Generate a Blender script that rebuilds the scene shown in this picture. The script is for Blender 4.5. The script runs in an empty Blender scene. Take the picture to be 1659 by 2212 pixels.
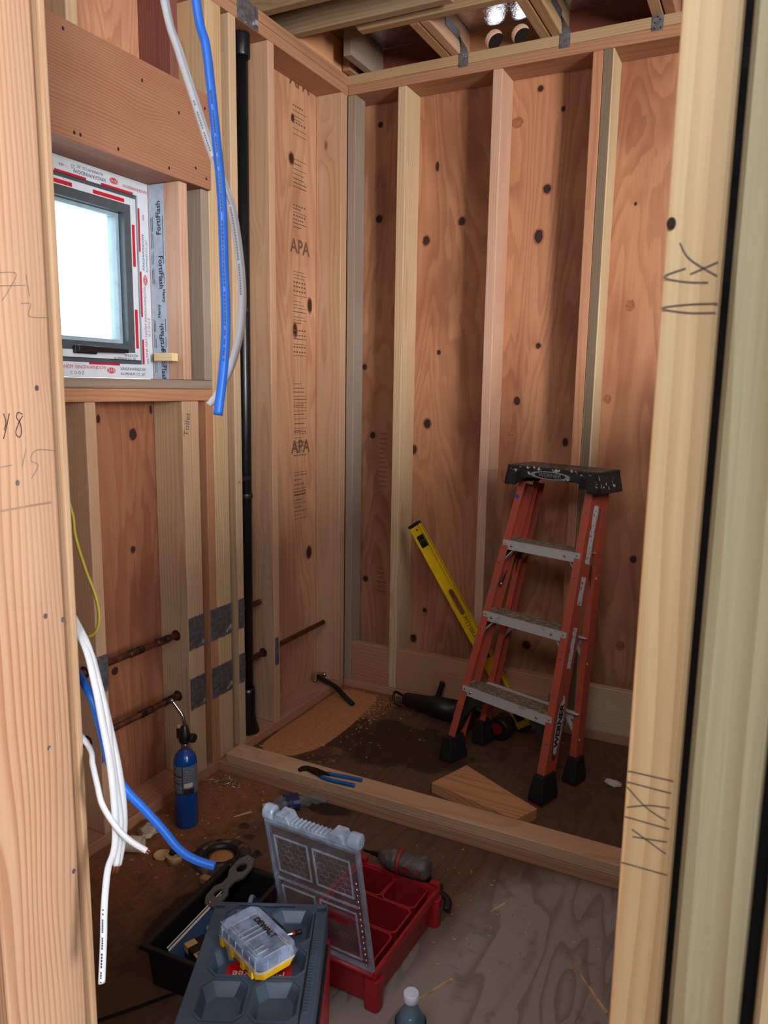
import bpy, bmesh, math, random
from mathutils import Vector, Matrix
PI = math.pi
random.seed(7)
SC = bpy.context.scene
COL = SC.collection

# ------------------------------------------------------------------ camera
cam_data = bpy.data.cameras.new('camera')
cam = bpy.data.objects.new('camera', cam_data); COL.objects.link(cam)
cam_data.sensor_fit = 'HORIZONTAL'; cam_data.sensor_width = 36.0
cam_data.lens = 36.0 * 1633.98 / 1659.0
cam_data.clip_start = 0.02
cam_data.dof.use_dof = True; cam_data.dof.focus_distance = 2.4; cam_data.dof.aperture_fstop = 20.0
CF = Vector((-0.44444482, 0.88117706, -0.16123211)); CR = Vector((0.89162611, 0.45251397, 0.01529677)); CU = Vector((-0.08643894, 0.13696019, 0.98679796))
cam.matrix_world = Matrix(((CR.x, CU.x, -CF.x, 1.68707549), (CR.y, CU.y, -CF.y, -2.95031289), (CR.z, CU.z, -CF.z, 1.38711449), (0, 0, 0, 1)))
SC.camera = cam

# ------------------------------------------------------------------ view, sky, daylight
SC.view_settings.view_transform = 'Standard'; SC.view_settings.look = 'None'
SC.view_settings.gamma = 1.0; SC.view_settings.use_curve_mapping = False
SC.view_settings.exposure = 0.0
world = bpy.data.worlds.new('sky'); SC.world = world; world.use_nodes = True
wn = world.node_tree.nodes; bg = wn['Background']
bg.inputs[0].default_value = (0.86, 0.93, 1.0, 1); bg.inputs[1].default_value = 3.2

def area(name, loc, target, sx, sy, watts, colour):
    d = bpy.data.lights.new(name, 'AREA'); d.shape = 'RECTANGLE'; d.size = sx; d.size_y = sy
    d.energy = watts; d.color = colour
    o = bpy.data.objects.new(name, d); COL.objects.link(o); o.location = loc
    o.rotation_euler = (Vector(target) - Vector(loc)).to_track_quat('-Z', 'Y').to_euler()
    return o
# daylight: a large window opening far to the right and an added fill lamp under the closed roof behind the camera
area('daylight_right_window', (5.2, -3.75, 1.78), (0.5, 0.0, 1.5), 0.85, 1.35, 300, (1.0, 0.965, 0.92))
area('added_front_fill', (1.75, -3.75, 2.74), (1.45, -2.3, 1.2), 0.8, 0.7, 40, (0.92, 0.96, 1.0))

# ------------------------------------------------------------------ colour + node helpers
def lin(c):
    return tuple((v / 12.92 if v <= 0.04045 else ((v + 0.055) / 1.055) ** 2.4) for v in c)
def rgb(r, g, b): return lin((r / 255, g / 255, b / 255)) + (1,)
def soft(c, k=.16):
    g = .3*c[0] + .55*c[1] + .15*c[2]; return tuple(v + (g - v)*k for v in c[:3]) + (1,)

class N:
    """small node-tree writer"""
    def __init__(s, name):
        s.m = bpy.data.materials.new(name); s.m.use_nodes = True; s.t = s.m.node_tree
        s.t.nodes.clear(); s.out = s.add('ShaderNodeOutputMaterial')
    def add(s, t, **kw):
        n = s.t.nodes.new(t)
        for k, v in kw.items(): setattr(n, k, v)
        return n
    def link(s, a, b): s.t.links.new(a, b)
    def put(s, sock, v):
        if hasattr(v, 'is_output') or isinstance(v, bpy.types.NodeSocket): s.link(v, sock)
        elif v is not None: sock.default_value = v
    def math(s, op, a, b=None, c=None, clamp=False):
        n = s.add('ShaderNodeMath', operation=op, use_clamp=clamp)
        for i, v in enumerate((a, b, c)):
            if v is not None: s.put(n.inputs[i], v)
        return n.outputs[0]
    def vmath(s, op, a, b=None):
        n = s.add('ShaderNodeVectorMath', operation=op); s.put(n.inputs[0], a)
        if b is not None: s.put(n.inputs['Scale'] if op == 'SCALE' else n.inputs[1], b)
        return n.outputs['Value'] if op in ('LENGTH', 'DISTANCE', 'DOT_PRODUCT') else n.outputs[0]
    def noise(s, vec, scale, detail=2, rough=0.5, dist=0.0):
        n = s.add('ShaderNodeTexNoise'); s.put(n.inputs['Vector'], vec); n.inputs['Scale'].default_value = scale
        n.inputs['Detail'].default_value = detail; n.inputs['Roughness'].default_value = rough; n.inputs['Distortion'].default_value = dist
        return n
    def mix(s, f, a, b, blend='MIX'):
        n = s.add('ShaderNodeMix', data_type='RGBA', blend_type=blend)
        s.put(n.inputs[0], f); s.put(n.inputs[6], a); s.put(n.inputs[7], b); return n.outputs[2]
    def step(s, v, lo, hi, a=0.0, b=1.0):
        n = s.add('ShaderNodeMapRange'); n.interpolation_type = 'SMOOTHSTEP'; n.clamp = True
        s.put(n.inputs[0], v); n.inputs[1].default_value = lo; n.inputs[2].default_value = hi
        n.inputs[3].default_value = a; n.inputs[4].default_value = b; return n.outputs[0]
    def bump(s, h, strength, dist=0.002):
        n = s.add('ShaderNodeBump'); n.inputs['Strength'].default_value = strength; n.inputs['Distance'].default_value = dist
        s.put(n.inputs['Height'], h); return n.outputs[0]
    def bsdf(s, color, rough=0.5, metal=0.0, normal=None, spec=0.5, **kw):
        n = s.add('ShaderNodeBsdfPrincipled'); s.put(n.inputs['Base Color'], color); s.put(n.inputs['Roughness'], rough)
        s.put(n.inputs['Metallic'], metal); n.inputs['Specular IOR Level'].default_value = spec
        if normal is not None: s.link(normal, n.inputs['Normal'])
        for k, v in kw.items(): s.put(n.inputs[k], v)
        return n.outputs[0]
    def done(s, sh): s.link(sh, s.out.inputs[0]); return s.m

def plain(name, c, rough=0.5, metal=0.0, spec=0.5, var=0.12, scale=30):
    n = N(name); co = n.add('ShaderNodeTexCoord').outputs['Object']
    z = n.noise(co, scale, 3).outputs[0]
    col = n.mix(1.0, c, n.add('ShaderNodeCombineColor').outputs[0], 'MULTIPLY')
    g = n.step(z, 0.25, 0.75, 1 - var, 1 + var * 0.4)
    vm = n.add('ShaderNodeVectorMath', operation='SCALE'); vm.inputs[0].default_value = c[:3]; n.link(g, vm.inputs['Scale'])
    return n.done(n.bsdf(vm.outputs[0], n.step(z, 0.2, 0.8, rough * 0.85, min(1, rough * 1.1)), metal, spec=spec))

def lumber_mat(axis):
    """sawn softwood; tint from the object's colour; grain along the local axis"""
    n = N('lumber_' + 'xyz'[axis]); tc = n.add('ShaderNodeTexCoord'); oi = n.add('ShaderNodeObjectInfo')
    sep = n.add('ShaderNodeSeparateXYZ'); n.link(tc.outputs['Object'], sep.inputs[0])
    g = sep.outputs[axis]; a, b = [sep.outputs[i] for i in range(3) if i != axis]
    rnd = oi.outputs['Random']
    off = n.math('MULTIPLY', rnd, 61.0)
    def comb(x, y, z):
        c = n.add('ShaderNodeCombineXYZ'); n.put(c.inputs[0], x); n.put(c.inputs[1], y); n.put(c.inputs[2], z); return c.outputs[0]
    gl = n.math('ADD', g, off)
    # knots: sparse voronoi cells, shorter across than along
    vo = n.add('ShaderNodeTexVoronoi'); vo.inputs['Scale'].default_value = 1.0
    n.link(comb(n.math('MULTIPLY', a, 6.0), n.math('MULTIPLY', b, 6.0), n.math('MULTIPLY', gl, 2.6)), vo.inputs['Vector'])
    kd = vo.outputs['Distance']
    cs = n.add('ShaderNodeSeparateColor'); n.link(vo.outputs['Color'], cs.inputs[0])
    has = n.math('GREATER_THAN', cs.outputs[0], 0.5)
    knot = n.math('MULTIPLY', n.step(kd, 0.045, 0.09, 1, 0), has)
    halo = n.math('MULTIPLY', n.step(kd, 0.06, 0.34, 1, 0), has)
    w = n.noise(comb(n.math('MULTIPLY', a, 5.0), n.math('MULTIPLY', b, 5.0), n.math('MULTIPLY', gl, 0.9)), 1.0, 2).outputs['Color']
    ws = n.add('ShaderNodeSeparateColor'); n.link(w, ws.inputs[0])
    pa = n.math('MULTIPLY_ADD', rnd, 0.16, -0.08); pb = n.math('MULTIPLY_ADD', n.math('FRACT', n.math('MULTIPLY', rnd, 17.3)), 0.1, 0.035)
    da = n.math('ADD', n.math('ADD', a, pa), n.math('MULTIPLY_ADD', ws.outputs[0], 0.07, -0.035))
    db = n.math('ADD', n.math('ADD', b, pb), n.math('MULTIPLY_ADD', ws.outputs[1], 0.07, -0.035))
    r = n.math('SQRT', n.math('ADD', n.math('MULTIPLY', da, da), n.math('MULTIPLY', db, db)))
    r = n.math('ADD', r, n.math('MULTIPLY', halo, 0.016))
    ring = n.math('FRACT', n.math('MULTIPLY', r, n.math('MULTIPLY_ADD', n.math('FRACT', n.math('MULTIPLY', rnd, 7.7)), 90.0, 62.0)))
    late = n.math('MULTIPLY', n.step(ring, 0.35, 0.9, 0, 1), n.step(ring, 0.93, 1.0, 1, 0))
    fib = n.noise(comb(n.math('MULTIPLY', a, 260.0), n.math('MULTIPLY', b, 260.0), n.math('MULTIPLY', gl, 6.0)), 1.0, 2, 0.6).outputs[0]
    blot = n.noise(comb(n.math('MULTIPLY', a, 7.0), n.math('MULTIPLY', b, 7.0), n.math('MULTIPLY', gl, 1.6)), 1.0, 3).outputs[0]
    base = oi.outputs['Color']
    dark = n.mix(1.0, base, (0.60, 0.44, 0.33, 1), 'MULTIPLY')
    c = n.mix(n.math('MULTIPLY', n.math('MULTIPLY', late, n.step(blot, .3, .7, .35, 1.0)), oi.outputs['Alpha']), base, dark)
    c = n.mix(n.step(blot, 0.35, 0.75, 0.0, 0.38), c, n.mix(1.0, base, (0.82, 0.64, 0.5, 1), 'MULTIPLY'))
    c = n.mix(n.step(fib, 0.35, 0.8, 0.0, 0.3), c, n.mix(1.0, base, (0.72, 0.6, 0.5, 1), 'MULTIPLY'))
    c = n.mix(n.math('MULTIPLY', halo, 0.22), c, dark)
    c = n.mix(n.math('MULTIPLY', knot, 0.85), c, n.mix(1.0, base, (0.16, 0.09, 0.07, 1), 'MULTIPLY'))
    nrm = n.bump(n.math('MULTIPLY_ADD', late, 0.5, fib), 0.25, 0.0008)
    return n.done(n.bsdf(c, 0.62, 0, nrm, 0.3))
LUM = [lumber_mat(i) for i in range(3)]

def ply_mat(name, ua, light, mid, dark):
    light, mid, dark = soft(light, .04), soft(mid, .04), soft(dark, .04)
    return ply_nodes(name, ua, light, mid, dark)
def ply_nodes(name, ua, light, mid, dark):
    """rotary-cut fir face; ua = horizontal axis index, grain vertical"""
    n = N(name); tc = n.add('ShaderNodeTexCoord'); sep = n.add('ShaderNodeSeparateXYZ'); n.link(tc.outputs['Object'], sep.inputs[0])
    u, z = sep.outputs[ua], sep.outputs[2]
    def comb(x, y):
        c = n.add('ShaderNodeCombineXYZ'); n.put(c.inputs[0], x); n.put(c.inputs[1], y); return c.outputs[0]
    f = n.noise(comb(n.math('MULTIPLY', u, 3.6), n.math('MULTIPLY', z, 0.62)), 1.0, 4, 0.42, 0.6).outputs[0]
    band = n.math('FRACT', n.math('MULTIPLY', f, 19.0))
    edge = n.math('MULTIPLY', n.step(band, 0.15, 0.85, 0, 1), n.step(band, 0.88, 1.0, 1, 0))
    fib = n.noise(comb(n.math('MULTIPLY', u, 240.0), n.math('MULTIPLY', z, 7.0)), 1.0, 2, 0.6).outputs[0]
    bl = n.noise(comb(n.math('MULTIPLY', u, 3.2), n.math('MULTIPLY', z, 1.3)), 1.0, 3, 0.55).outputs[0]
    c = n.mix(n.math('MULTIPLY', edge, n.step(bl, .3, .7, .35, .85)), light, mid)
    c = n.mix(n.step(bl, 0.42, 0.68, 0.0, 0.75), c, dark)
    c = n.mix(n.step(fib, 0.4, 0.8, 0.0, 0.35), c, mid)
    return n.done(n.bsdf(c, 0.6, 0, n.bump(fib, 0.2, 0.0006), 0.3))
M = {}
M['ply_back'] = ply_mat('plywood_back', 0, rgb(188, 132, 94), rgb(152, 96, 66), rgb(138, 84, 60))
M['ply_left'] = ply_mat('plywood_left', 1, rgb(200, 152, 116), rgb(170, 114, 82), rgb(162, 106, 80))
M['ply_red'] = ply_mat('plywood_dark_red', 1, rgb(164, 108, 78), rgb(130, 76, 54), rgb(126, 74, 54))  # darker, redder plywood for the panel below the window
M['knot'] = plain('knot_dark', rgb(52, 28, 22), 0.8, var=0.4, scale=90)
M['knot_halo'] = plain('knot_tight', rgb(158, 98, 64), 0.7, var=0.4, scale=120)

def floor_mat():
    n = N('floor_plywood'); tc = n.add('ShaderNodeTexCoord'); P = tc.outputs['Object']
    sep = n.add('ShaderNodeSeparateXYZ'); n.link(P, sep.inputs[0]); x, y = sep.outputs[0], sep.outputs[1]
    def comb(a, b):
        c = n.add('ShaderNodeCombineXYZ'); n.put(c.inputs[0], a); n.put(c.inputs[1], b); return c.outputs[0]
    f = n.noise(comb(n.math('MULTIPLY', x, 4.5), n.math('MULTIPLY', y, 0.9)), 1.0, 3, 0.5, 0.4).outputs[0]
    band = n.math('FRACT', n.math('MULTIPLY', f, 12.0))
    edge = n.math('MULTIPLY', n.step(band, 0.5, 0.93, 0, 1), n.step(band, 0.95, 1.0, 1, 0))
    fine = n.noise(P, 90, 4, 0.65).outputs[0]; bl = n.noise(P, 3.2, 4, 0.6).outputs[0]; bl2 = n.noise(P, 11, 4, 0.65).outputs[0]
    brown = rgb(98, 70, 52); grey = rgb(148, 136, 130); dust = rgb(150, 98, 64); deep = rgb(48, 34, 27)
    # trodden grey part in the near right, brown ply elsewhere
    gx = n.math('ADD', n.math('ADD', n.math('MULTIPLY', x, 1.0), n.math('MULTIPLY', y, -0.55)), n.math('MULTIPLY_ADD', bl, 0.35, -0.17))
    gm = n.step(gx, 1.62, 1.86)
    gm = n.math('MULTIPLY', gm, n.step(y, -0.86, -0.98))
    c = n.mix(gm, brown, grey)
    c = n.mix(n.math('MULTIPLY', edge, 0.6), c, n.mix(0.55, c, deep))
    # sawdust drifted along the left wall and into the corner
    sd = n.math('ADD', n.step(x, 0.62, 0.05), n.math('MULTIPLY_ADD', bl2, 1.3, -0.72))
    sd2 = n.math('MULTIPLY', n.step(sd, 0.35, 0.8), n.step(fine, 0.3, 0.6, 0.45, 1.0))
    sd2 = n.math('MULTIPLY', sd2, n.step(y, -2.1, -1.5))
    c = n.mix(n.math('MULTIPLY', sd2, 0.85), c, dust)
    # dark patches with their own outline
    def spot(cx, cy, rx, ry, amt, c):
        dx = n.math('DIVIDE', n.math('ADD', x, -cx), rx); dy = n.math('DIVIDE', n.math('ADD', y, -cy), ry)
        d = n.math('ADD', n.math('SQRT', n.math('ADD', n.math('MULTIPLY', dx, dx), n.math('MULTIPLY', dy, dy))), n.math('MULTIPLY_ADD', bl2, 1.0, -0.5))
        return n.mix(n.step(d, 0.8, 1.0, amt, 0.0), c, deep)
    c = spot(0.40, -1.57, 0.05, 0.16, 0.8, c)
    c = spot(0.46, -0.93, 0.11, 0.06, 0.9, c)
    c = spot(0.45, -0.42, 0.38, 0.2, 0.75, c)
    c = spot(0.12, -0.62, 0.25, 0.1, 0.6, c)
    c = spot(0.30, -1.16, 0.02, 0.02, 0.8, c)
    c = spot(0.35, -1.20, 0.02, 0.016, 0.8, c)
    c = n.mix(n.math('MULTIPLY', n.step(bl2, 0.56, 0.7), 0.35), c, deep)
    c = n.mix(n.step(fine, 0.66, 0.74, 0.0, 0.4), c, dust)
    return n.done(n.bsdf(c, 0.75, 0, n.bump(fine, 0.3, 0.001), 0.25))
M['floor'] = floor_mat()

def galv_mat():
    n = N('galvanised_steel'); P = n.add('ShaderNodeTexCoord').outputs['Object']
    z = n.noise(P, 60, 3).outputs[0]; y = n.noise(P, 26, 2).outputs[0]
    c = n.mix(n.step(z, .35, .7), rgb(104, 102, 108), rgb(136, 136, 142))
    c = n.mix(n.step(y, .62, .68), c, rgb(200, 204, 210))
    return n.done(n.bsdf(c, n.math('MULTIPLY_ADD', z, 0.4, 0.25), 0.55, n.bump(z, 0.2, 0.001)))
M['galv'] = galv_mat()
def foil_mat():
    n = N('foil_sheathing'); P = n.add('ShaderNodeTexCoord').outputs['Object']
    a = n.noise(P, 34, 4, 0.6, 0.6).outputs[0]; b = n.noise(P, 150, 3, 0.6).outputs[0]
    h = n.math('MULTIPLY_ADD', b, 0.35, a)
    return n.done(n.bsdf((0.78, 0.78, 0.8, 1), 0.14, 1.0, n.bump(h, 0.5, 0.006)))
M['foil'] = foil_mat()
def spatter(name, base, speck, scale, lo, hi, rough=0.5, metal=0.0):
    n = N(name); P = n.add('ShaderNodeTexCoord').outputs['Object']
    z = n.noise(P, scale, 4, 0.6).outputs[0]; w = n.noise(P, scale * 4, 2).outputs[0]
    c = n.mix(n.step(z, lo, hi), base, speck)
    c = n.mix(n.math('MULTIPLY', w, 0.3), c, n.mix(1.0, c, (0.6, 0.6, 0.6, 1), 'MULTIPLY'))
    return n.done(n.bsdf(c, rough, metal))
M['fibreglass'] = spatter('orange_fibreglass', rgb(186, 78, 54), rgb(160, 84, 72), 22, 0.4, 0.72, 0.5)
M['ladder_alu'] = spatter('worn_aluminium', rgb(206, 206, 206), rgb(160, 152, 142), 22, 0.58, 0.74, 0.45, 0.15)
M['tread'] = spatter('dusty_tread', rgb(120, 100, 84), rgb(168, 150, 130), 70, 0.45, 0.65, 0.7, 0.2)
M['cap_black'] = spatter('paint_spattered_black', rgb(38, 40, 44), rgb(205, 200, 188), 55, 0.60, 0.63, 0.45)
M['boot_black'] = spatter('scuffed_black_rubber', rgb(24, 24, 26), rgb(110, 104, 98), 60, 0.66, 0.74, 0.6)
M['sticker'] = spatter('worn_white_sticker', rgb(206, 206, 210), rgb(150, 90, 75), 75, 0.56, 0.62, 0.5)
M['tape_blue'] = plain('blue_tape', rgb(40, 90, 160), 0.5)
M['dark_metal'] = plain('dark_steel', rgb(70, 64, 60), 0.45, 0.7)
M['bright_metal'] = plain('bright_steel', rgb(190, 192, 196), 0.25, 1.0)
M['brown_steel'] = plain('bronzed_steel', rgb(92, 80, 66), 0.45, 0.6)
M['black'] = plain('black_plastic', rgb(22, 22, 24), 0.45)
M['black_pipe'] = plain('black_abs_pipe', rgb(20, 22, 26), 0.35)
M['slate'] = plain('slate_black_plastic', rgb(60, 74, 92), 0.4, var=0.15, scale=14)
M['red'] = plain('red_plastic', rgb(158, 28, 36), 0.42)
M['red_dark'] = plain('dark_red_plastic', rgb(136, 24, 32), 0.45)
M['label_red'] = plain('red_label', rgb(190, 26, 34), 0.3)
M['white_ink'] = plain('white_ink', rgb(225, 222, 218), 0.5, var=0.05)
M['yellow'] = plain('yellow_plastic', rgb(238, 186, 20), 0.4)
M['level_yellow'] = plain('yellow_painted_aluminium', rgb(226, 186, 22), 0.35)
M['level_dark'] = plain('level_vial_dark', rgb(28, 26, 22), 0.3)
M['ink'] = plain('black_ink', rgb(38, 30, 28), 0.7, var=0.3, scale=200)
M['stamp'] = plain('faded_stamp_ink', rgb(118, 82, 62), 0.7, var=0.3, scale=200)
M['pencil_light'] = plain('faint_pencil', rgb(150, 122, 104), 0.6)
M['pencil'] = plain('pencil_lead', rgb(112, 106, 106), 0.6, var=0.3, scale=200)
M['navy_ink'] = plain('navy_ink', rgb(28, 38, 70), 0.5)
M['red_ink'] = plain('red_ink', rgb(190, 24, 44), 0.5)
M['grey_ink'] = plain('grey_ink', rgb(110, 120, 130), 0.5)
M['film'] = plain('white_protective_film', rgb(206, 214, 226), 0.35, var=0.06)
M['flash_film'] = plain('pale_blue_flashing', rgb(176, 192, 212), 0.3, var=0.12, scale=40)
M['frame_grey'] = plain('grey_aluminium_frame', rgb(84, 94, 102), 0.4, 0.3)
M['bead'] = plain('pale_glazing_bead', rgb(150, 176, 190), 0.3)
M['copper'] = spatter('aged_copper', rgb(122, 74, 58), rgb(84, 52, 42), 30, 0.4, 0.65, 0.4, 0.6)
M['copper_hot'] = spatter('scorched_copper', rgb(96, 62, 50), rgb(48, 36, 33), 60, 0.45, 0.55, 0.5, 0.7)
M['hole'] = plain('drilled_hole', rgb(40, 22, 18), 0.9)
M['cable_white'] = plain('white_cable_sheath', rgb(212, 218, 228), 0.38, var=0.05)
M['cable_blue'] = plain('blue_cable_sheath', rgb(28, 112, 226), 0.38, var=0.05)
M['cable_yellow'] = plain('yellow_cable_sheath', rgb(206, 190, 70), 0.4, var=0.05)
M['torch_blue'] = plain('blue_enamel', rgb(12, 72, 150), 0.25)
M['brass'] = plain('dull_steel_collar', rgb(150, 146, 136), 0.35, 0.9)
M['cream'] = plain('cream_plastic', rgb(208, 180, 128), 0.5)
M['pvc'] = plain('dirty_white_plastic', rgb(196, 178, 158), 0.5)
M['grip_blue'] = plain('blue_grip', rgb(10, 92, 160), 0.4)
M['steel_dark'] = plain('blackened_steel', rgb(46, 38, 36), 0.45, 0.6)
M['driver_body'] = spatter('dusty_tool_body', rgb(74, 70, 68), rgb(120, 110, 100), 50, 0.5, 0.7, 0.5)
M['driver_red'] = plain('dusty_red', rgb(140, 34, 40), 0.5)
M['flange'] = spatter('grimy_flange', rgb(62, 52, 44), rgb(120, 96, 70), 45, 0.5, 0.64, 0.7)
M['dust'] = plain('sawdust', rgb(190, 130, 84), 0.9, var=0.4, scale=200)
M['grey_plastic'] = plain('grey_plastic', rgb(92, 90, 88), 0.5)
M['spool_grey'] = plain('spool_grey', rgb(150, 160, 170), 0.4)
M['navy'] = plain('navy_plastic', rgb(24, 44, 92), 0.35)
M['pack_blue'] = plain('blue_card', rgb(24, 66, 106), 0.45)
M['card'] = plain('tan_card', rgb(196, 156, 100), 0.6)
M['paper'] = plain('white_paper', rgb(214, 206, 196), 0.6)
M['gap'] = plain('black_gap', rgb(12, 10, 10), 0.9)
M['copper_end'] = plain('bare_copper', rgb(170, 110, 84), 0.35, 0.9)

def clear_mat(name, tint, diffuse, haze):
    n = N(name)
    tr = n.add('ShaderNodeBsdfTransparent'); tr.inputs[0].default_value = tint
    gl = n.add('ShaderNodeBsdfGlossy'); gl.inputs['Roughness'].default_value = 0.12
    fr = n.add('ShaderNodeLayerWeight'); fr.inputs['Blend'].default_value = 0.5
    df = n.bsdf(diffuse, 0.25, 0)
    m1 = n.add('ShaderNodeMixShader'); n.put(m1.inputs[0], n.math('MULTIPLY_ADD', n.math('POWER', fr.outputs['Facing'], 5.0), 0.9, 0.045, clamp=True)); n.link(tr.outputs[0], m1.inputs[1]); n.link(gl.outputs[0], m1.inputs[2])
    P = n.add('ShaderNodeTexCoord').outputs['Object']; z = n.noise(P, 30, 3).outputs[0]
    m2 = n.add('ShaderNodeMixShader'); n.put(m2.inputs[0], n.step(z, 0.3, 0.7, haze * 0.6, haze * 1.3)); n.link(m1.outputs[0], m2.inputs[1]); n.link(df, m2.inputs[2])
    return n.done(m2.outputs[0])
M['clear'] = clear_mat('clear_polycarbonate', (0.9, 0.92, 0.95, 1), rgb(180, 190, 205), 0.07)
M['clear_rib'] = clear_mat('frosted_polycarbonate_rib', (0.92, 0.94, 0.97, 1), rgb(190, 205, 226), 0.32)
M['clear_bright'] = clear_mat('thick_clear_moulding', (0.92, 0.95, 0.98, 1), rgb(190, 208, 232), 0.5)
M['clear_case'] = clear_mat('scratched_clear_lid', (0.9, 0.93, 0.97, 1), rgb(176, 198, 240), 0.42)
M['clear_pet'] = clear_mat('clear_bottle_plastic', (0.95, 0.97, 1.0, 1), rgb(200, 210, 225), 0.1)
M['glass'] = clear_mat('window_glass', (0.97, 0.99, 1.0, 1), (0.8, 0.9, 1, 1), 0.02)
M['bottle_label'] = plain('blue_bottle_label', rgb(50, 130, 160), 0.35)
M['bottle_cap'] = plain('white_bottle_cap', rgb(206, 216, 236), 0.4)

# ------------------------------------------------------------------ mesh builder
class MB:
    def __init__(s): s.bm = bmesh.new()
    def _mi(s, faces, mi, smooth=False):
        for f in faces: f.material_index = mi; f.smooth = smooth
    def box(s, lo, hi, mi=0, mat=None):
        x0, y0, z0 = lo; x1, y1, z1 = hi
        v = [Vector(p) for p in ((x0,y0,z0),(x1,y0,z0),(x1,y1,z0),(x0,y1,z0),(x0,y0,z1),(x1,y0,z1),(x1,y1,z1),(x0,y1,z1))]
        if mat is not None: v = [mat @ p for p in v]
        v = [s.bm.verts.new(p) for p in v]
        fs = [s.bm.faces.new([v[i] for i in q]) for q in ((3,2,1,0),(4,5,6,7),(0,1,5,4),(1,2,6,5),(2,3,7,6),(3,0,4,7))]
        s._mi(fs, mi); return s
    def hexa(s, bot, top, mi=0):
        """frustum between two equal-length loops"""
        n = len(bot); a = [s.bm.verts.new(Vector(p)) for p in bot]; b = [s.bm.verts.new(Vector(p)) for p in top]
        fs = [s.bm.faces.new(a[::-1]), s.bm.faces.new(b)]
        for i in range(n): fs.append(s.bm.faces.new((a[i], a[(i+1)%n], b[(i+1)%n], b[i])))
        s._mi(fs, mi); return s
    def prism(s, poly, dirv, mi=0):
        return s.hexa(poly, [Vector(p) + Vector(dirv) for p in poly], mi)
    def loft(s, loops, mi=0, caps=(True, True), smooth=False, closed=True):
        L = [[s.bm.verts.new(Vector(p)) for p in lp] for lp in loops]; n = len(L[0]); fs = []
        for k in range(len(L) - 1):
            for i in range(n if closed else n - 1):
                fs.append(s.bm.faces.new((L[k][i], L[k][(i+1)%n], L[k+1][(i+1)%n], L[k+1][i])))
        s._mi(fs, mi, smooth)
        c = []
        if caps[0]: c.append(s.bm.faces.new(L[0][::-1]))
        if caps[1]: c.append(s.bm.faces.new(L[-1]))
        s._mi(c, mi); return s
    def cyl(s, p0, p1, r0, r1=None, n=20, mi=0, caps=(True, True), smooth=True):
        return s.lathe(p0, p1, [(0, r0), (1, r0 if r1 is None else r1)], n, mi, caps, smooth)
    def lathe(s, p0, p1, prof, n=24, mi=0, caps=(True, True), smooth=True):
        p0, p1 = Vector(p0), Vector(p1); d = p1 - p0; ax = d.normalized()
        q = ax.orthogonal().normalized(); w = ax.cross(q)
        loops = [[p0 + d * t + (q * math.cos(2*PI*i/n) + w * math.sin(2*PI*i/n)) * max(r, 1e-5) for i in range(n)] for t, r in prof]
        return s.loft(loops, mi, caps, smooth)
    def tube(s, pts, r, n=12, mi=0, flat=1.0, sub=6, up=(0,0,1), smooth=True):
        P = spline([Vector(p) for p in pts], sub); loops = []; u = Vector(up); prev = None
        for i, p in enumerate(P):
            t = (P[min(i+1, len(P)-1)] - P[max(i-1, 0)]).normalized()
            if prev is None:
                a = u - t * u.dot(t)
                if a.length < 1e-3: a = t.orthogonal()
                a.normalize()
            else: a = (prev - t * prev.dot(t)).normalized()
            prev = a; b = t.cross(a)
            loops.append([p + (a * math.cos(2*PI*k/n) * r * flat + b * math.sin(2*PI*k/n) * r) for k in range(n)])
        return s.loft(loops, mi, (True, True), smooth)
    def ribbon(s, pts, nrm, w, mi=0):
        nrm = Vector(nrm).normalized(); P = [Vector(p) for p in pts]; vs = []
        for i, p in enumerate(P):
            t = (P[min(i+1, len(P)-1)] - P[max(i-1, 0)]).normalized(); b = nrm.cross(t) * w / 2
            vs.append((s.bm.verts.new(p + b), s.bm.verts.new(p - b)))
        fs = []
        for i in range(len(vs) - 1):
            fs.append(s.bm.faces.new((vs[i][1], vs[i+1][1], vs[i+1][0], vs[i][0])))
        s._mi(fs, mi); return s
    def disc(s, c, nrm, rx, ry, up=(0,0,1), mi=0, n=20, wob=0.0, rng=None):
        c, nrm = Vector(c), Vector(nrm).normalized(); v = Vector(up); v = (v - nrm * v.dot(nrm)).normalized(); u = v.cross(nrm)
        vs = []
        for i in range(n):
            a = 2*PI*i/n; k = 1 + (rng.uniform(-wob, wob) if rng else 0)
            vs.append(s.bm.verts.new(c + u * math.cos(a) * rx * k + v * math.sin(a) * ry * k))
        s._mi([s.bm.faces.new(vs)], mi); return s
    def ring(s, c, nrm, r0, r1, up=(0,0,1), mi=0, n=24, ky=1.0):
        c, nrm = Vector(c), Vector(nrm).normalized(); v = Vector(up); v = (v - nrm * v.dot(nrm)).normalized(); u = v.cross(nrm)
        A = [[s.bm.verts.new(c + u*math.cos(2*PI*i/n)*r + v*math.sin(2*PI*i/n)*r*ky) for i in range(n)] for r in (r0, r1)]
        s._mi([s.bm.faces.new((A[0][i], A[1][i], A[1][(i+1)%n], A[0][(i+1)%n])) for i in range(n)], mi); return s
    def plate(s, outer, holes, thick, mi=0):
        """polygon with holes, extruded; points are 3-D, thick is a vector"""
        thick = Vector(thick); loops = [[Vector(p) for p in outer]] + [[Vector(p) for p in h] for h in holes]
        sides = []
        for off in (Vector((0,0,0)), thick):
            es = []; lv = []
            for lp in loops:
                vs = [s.bm.verts.new(p + off) for p in lp]; lv.append(vs)
                for i in range(len(vs)): es.append(s.bm.edges.new((vs[i], vs[(i+1) % len(vs)])))
            r = bmesh.ops.triangle_fill(s.bm, edges=es, use_beauty=True)
            s._mi([f for f in r['geom'] if isinstance(f, bmesh.types.BMFace)], mi); sides.append(lv)
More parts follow.
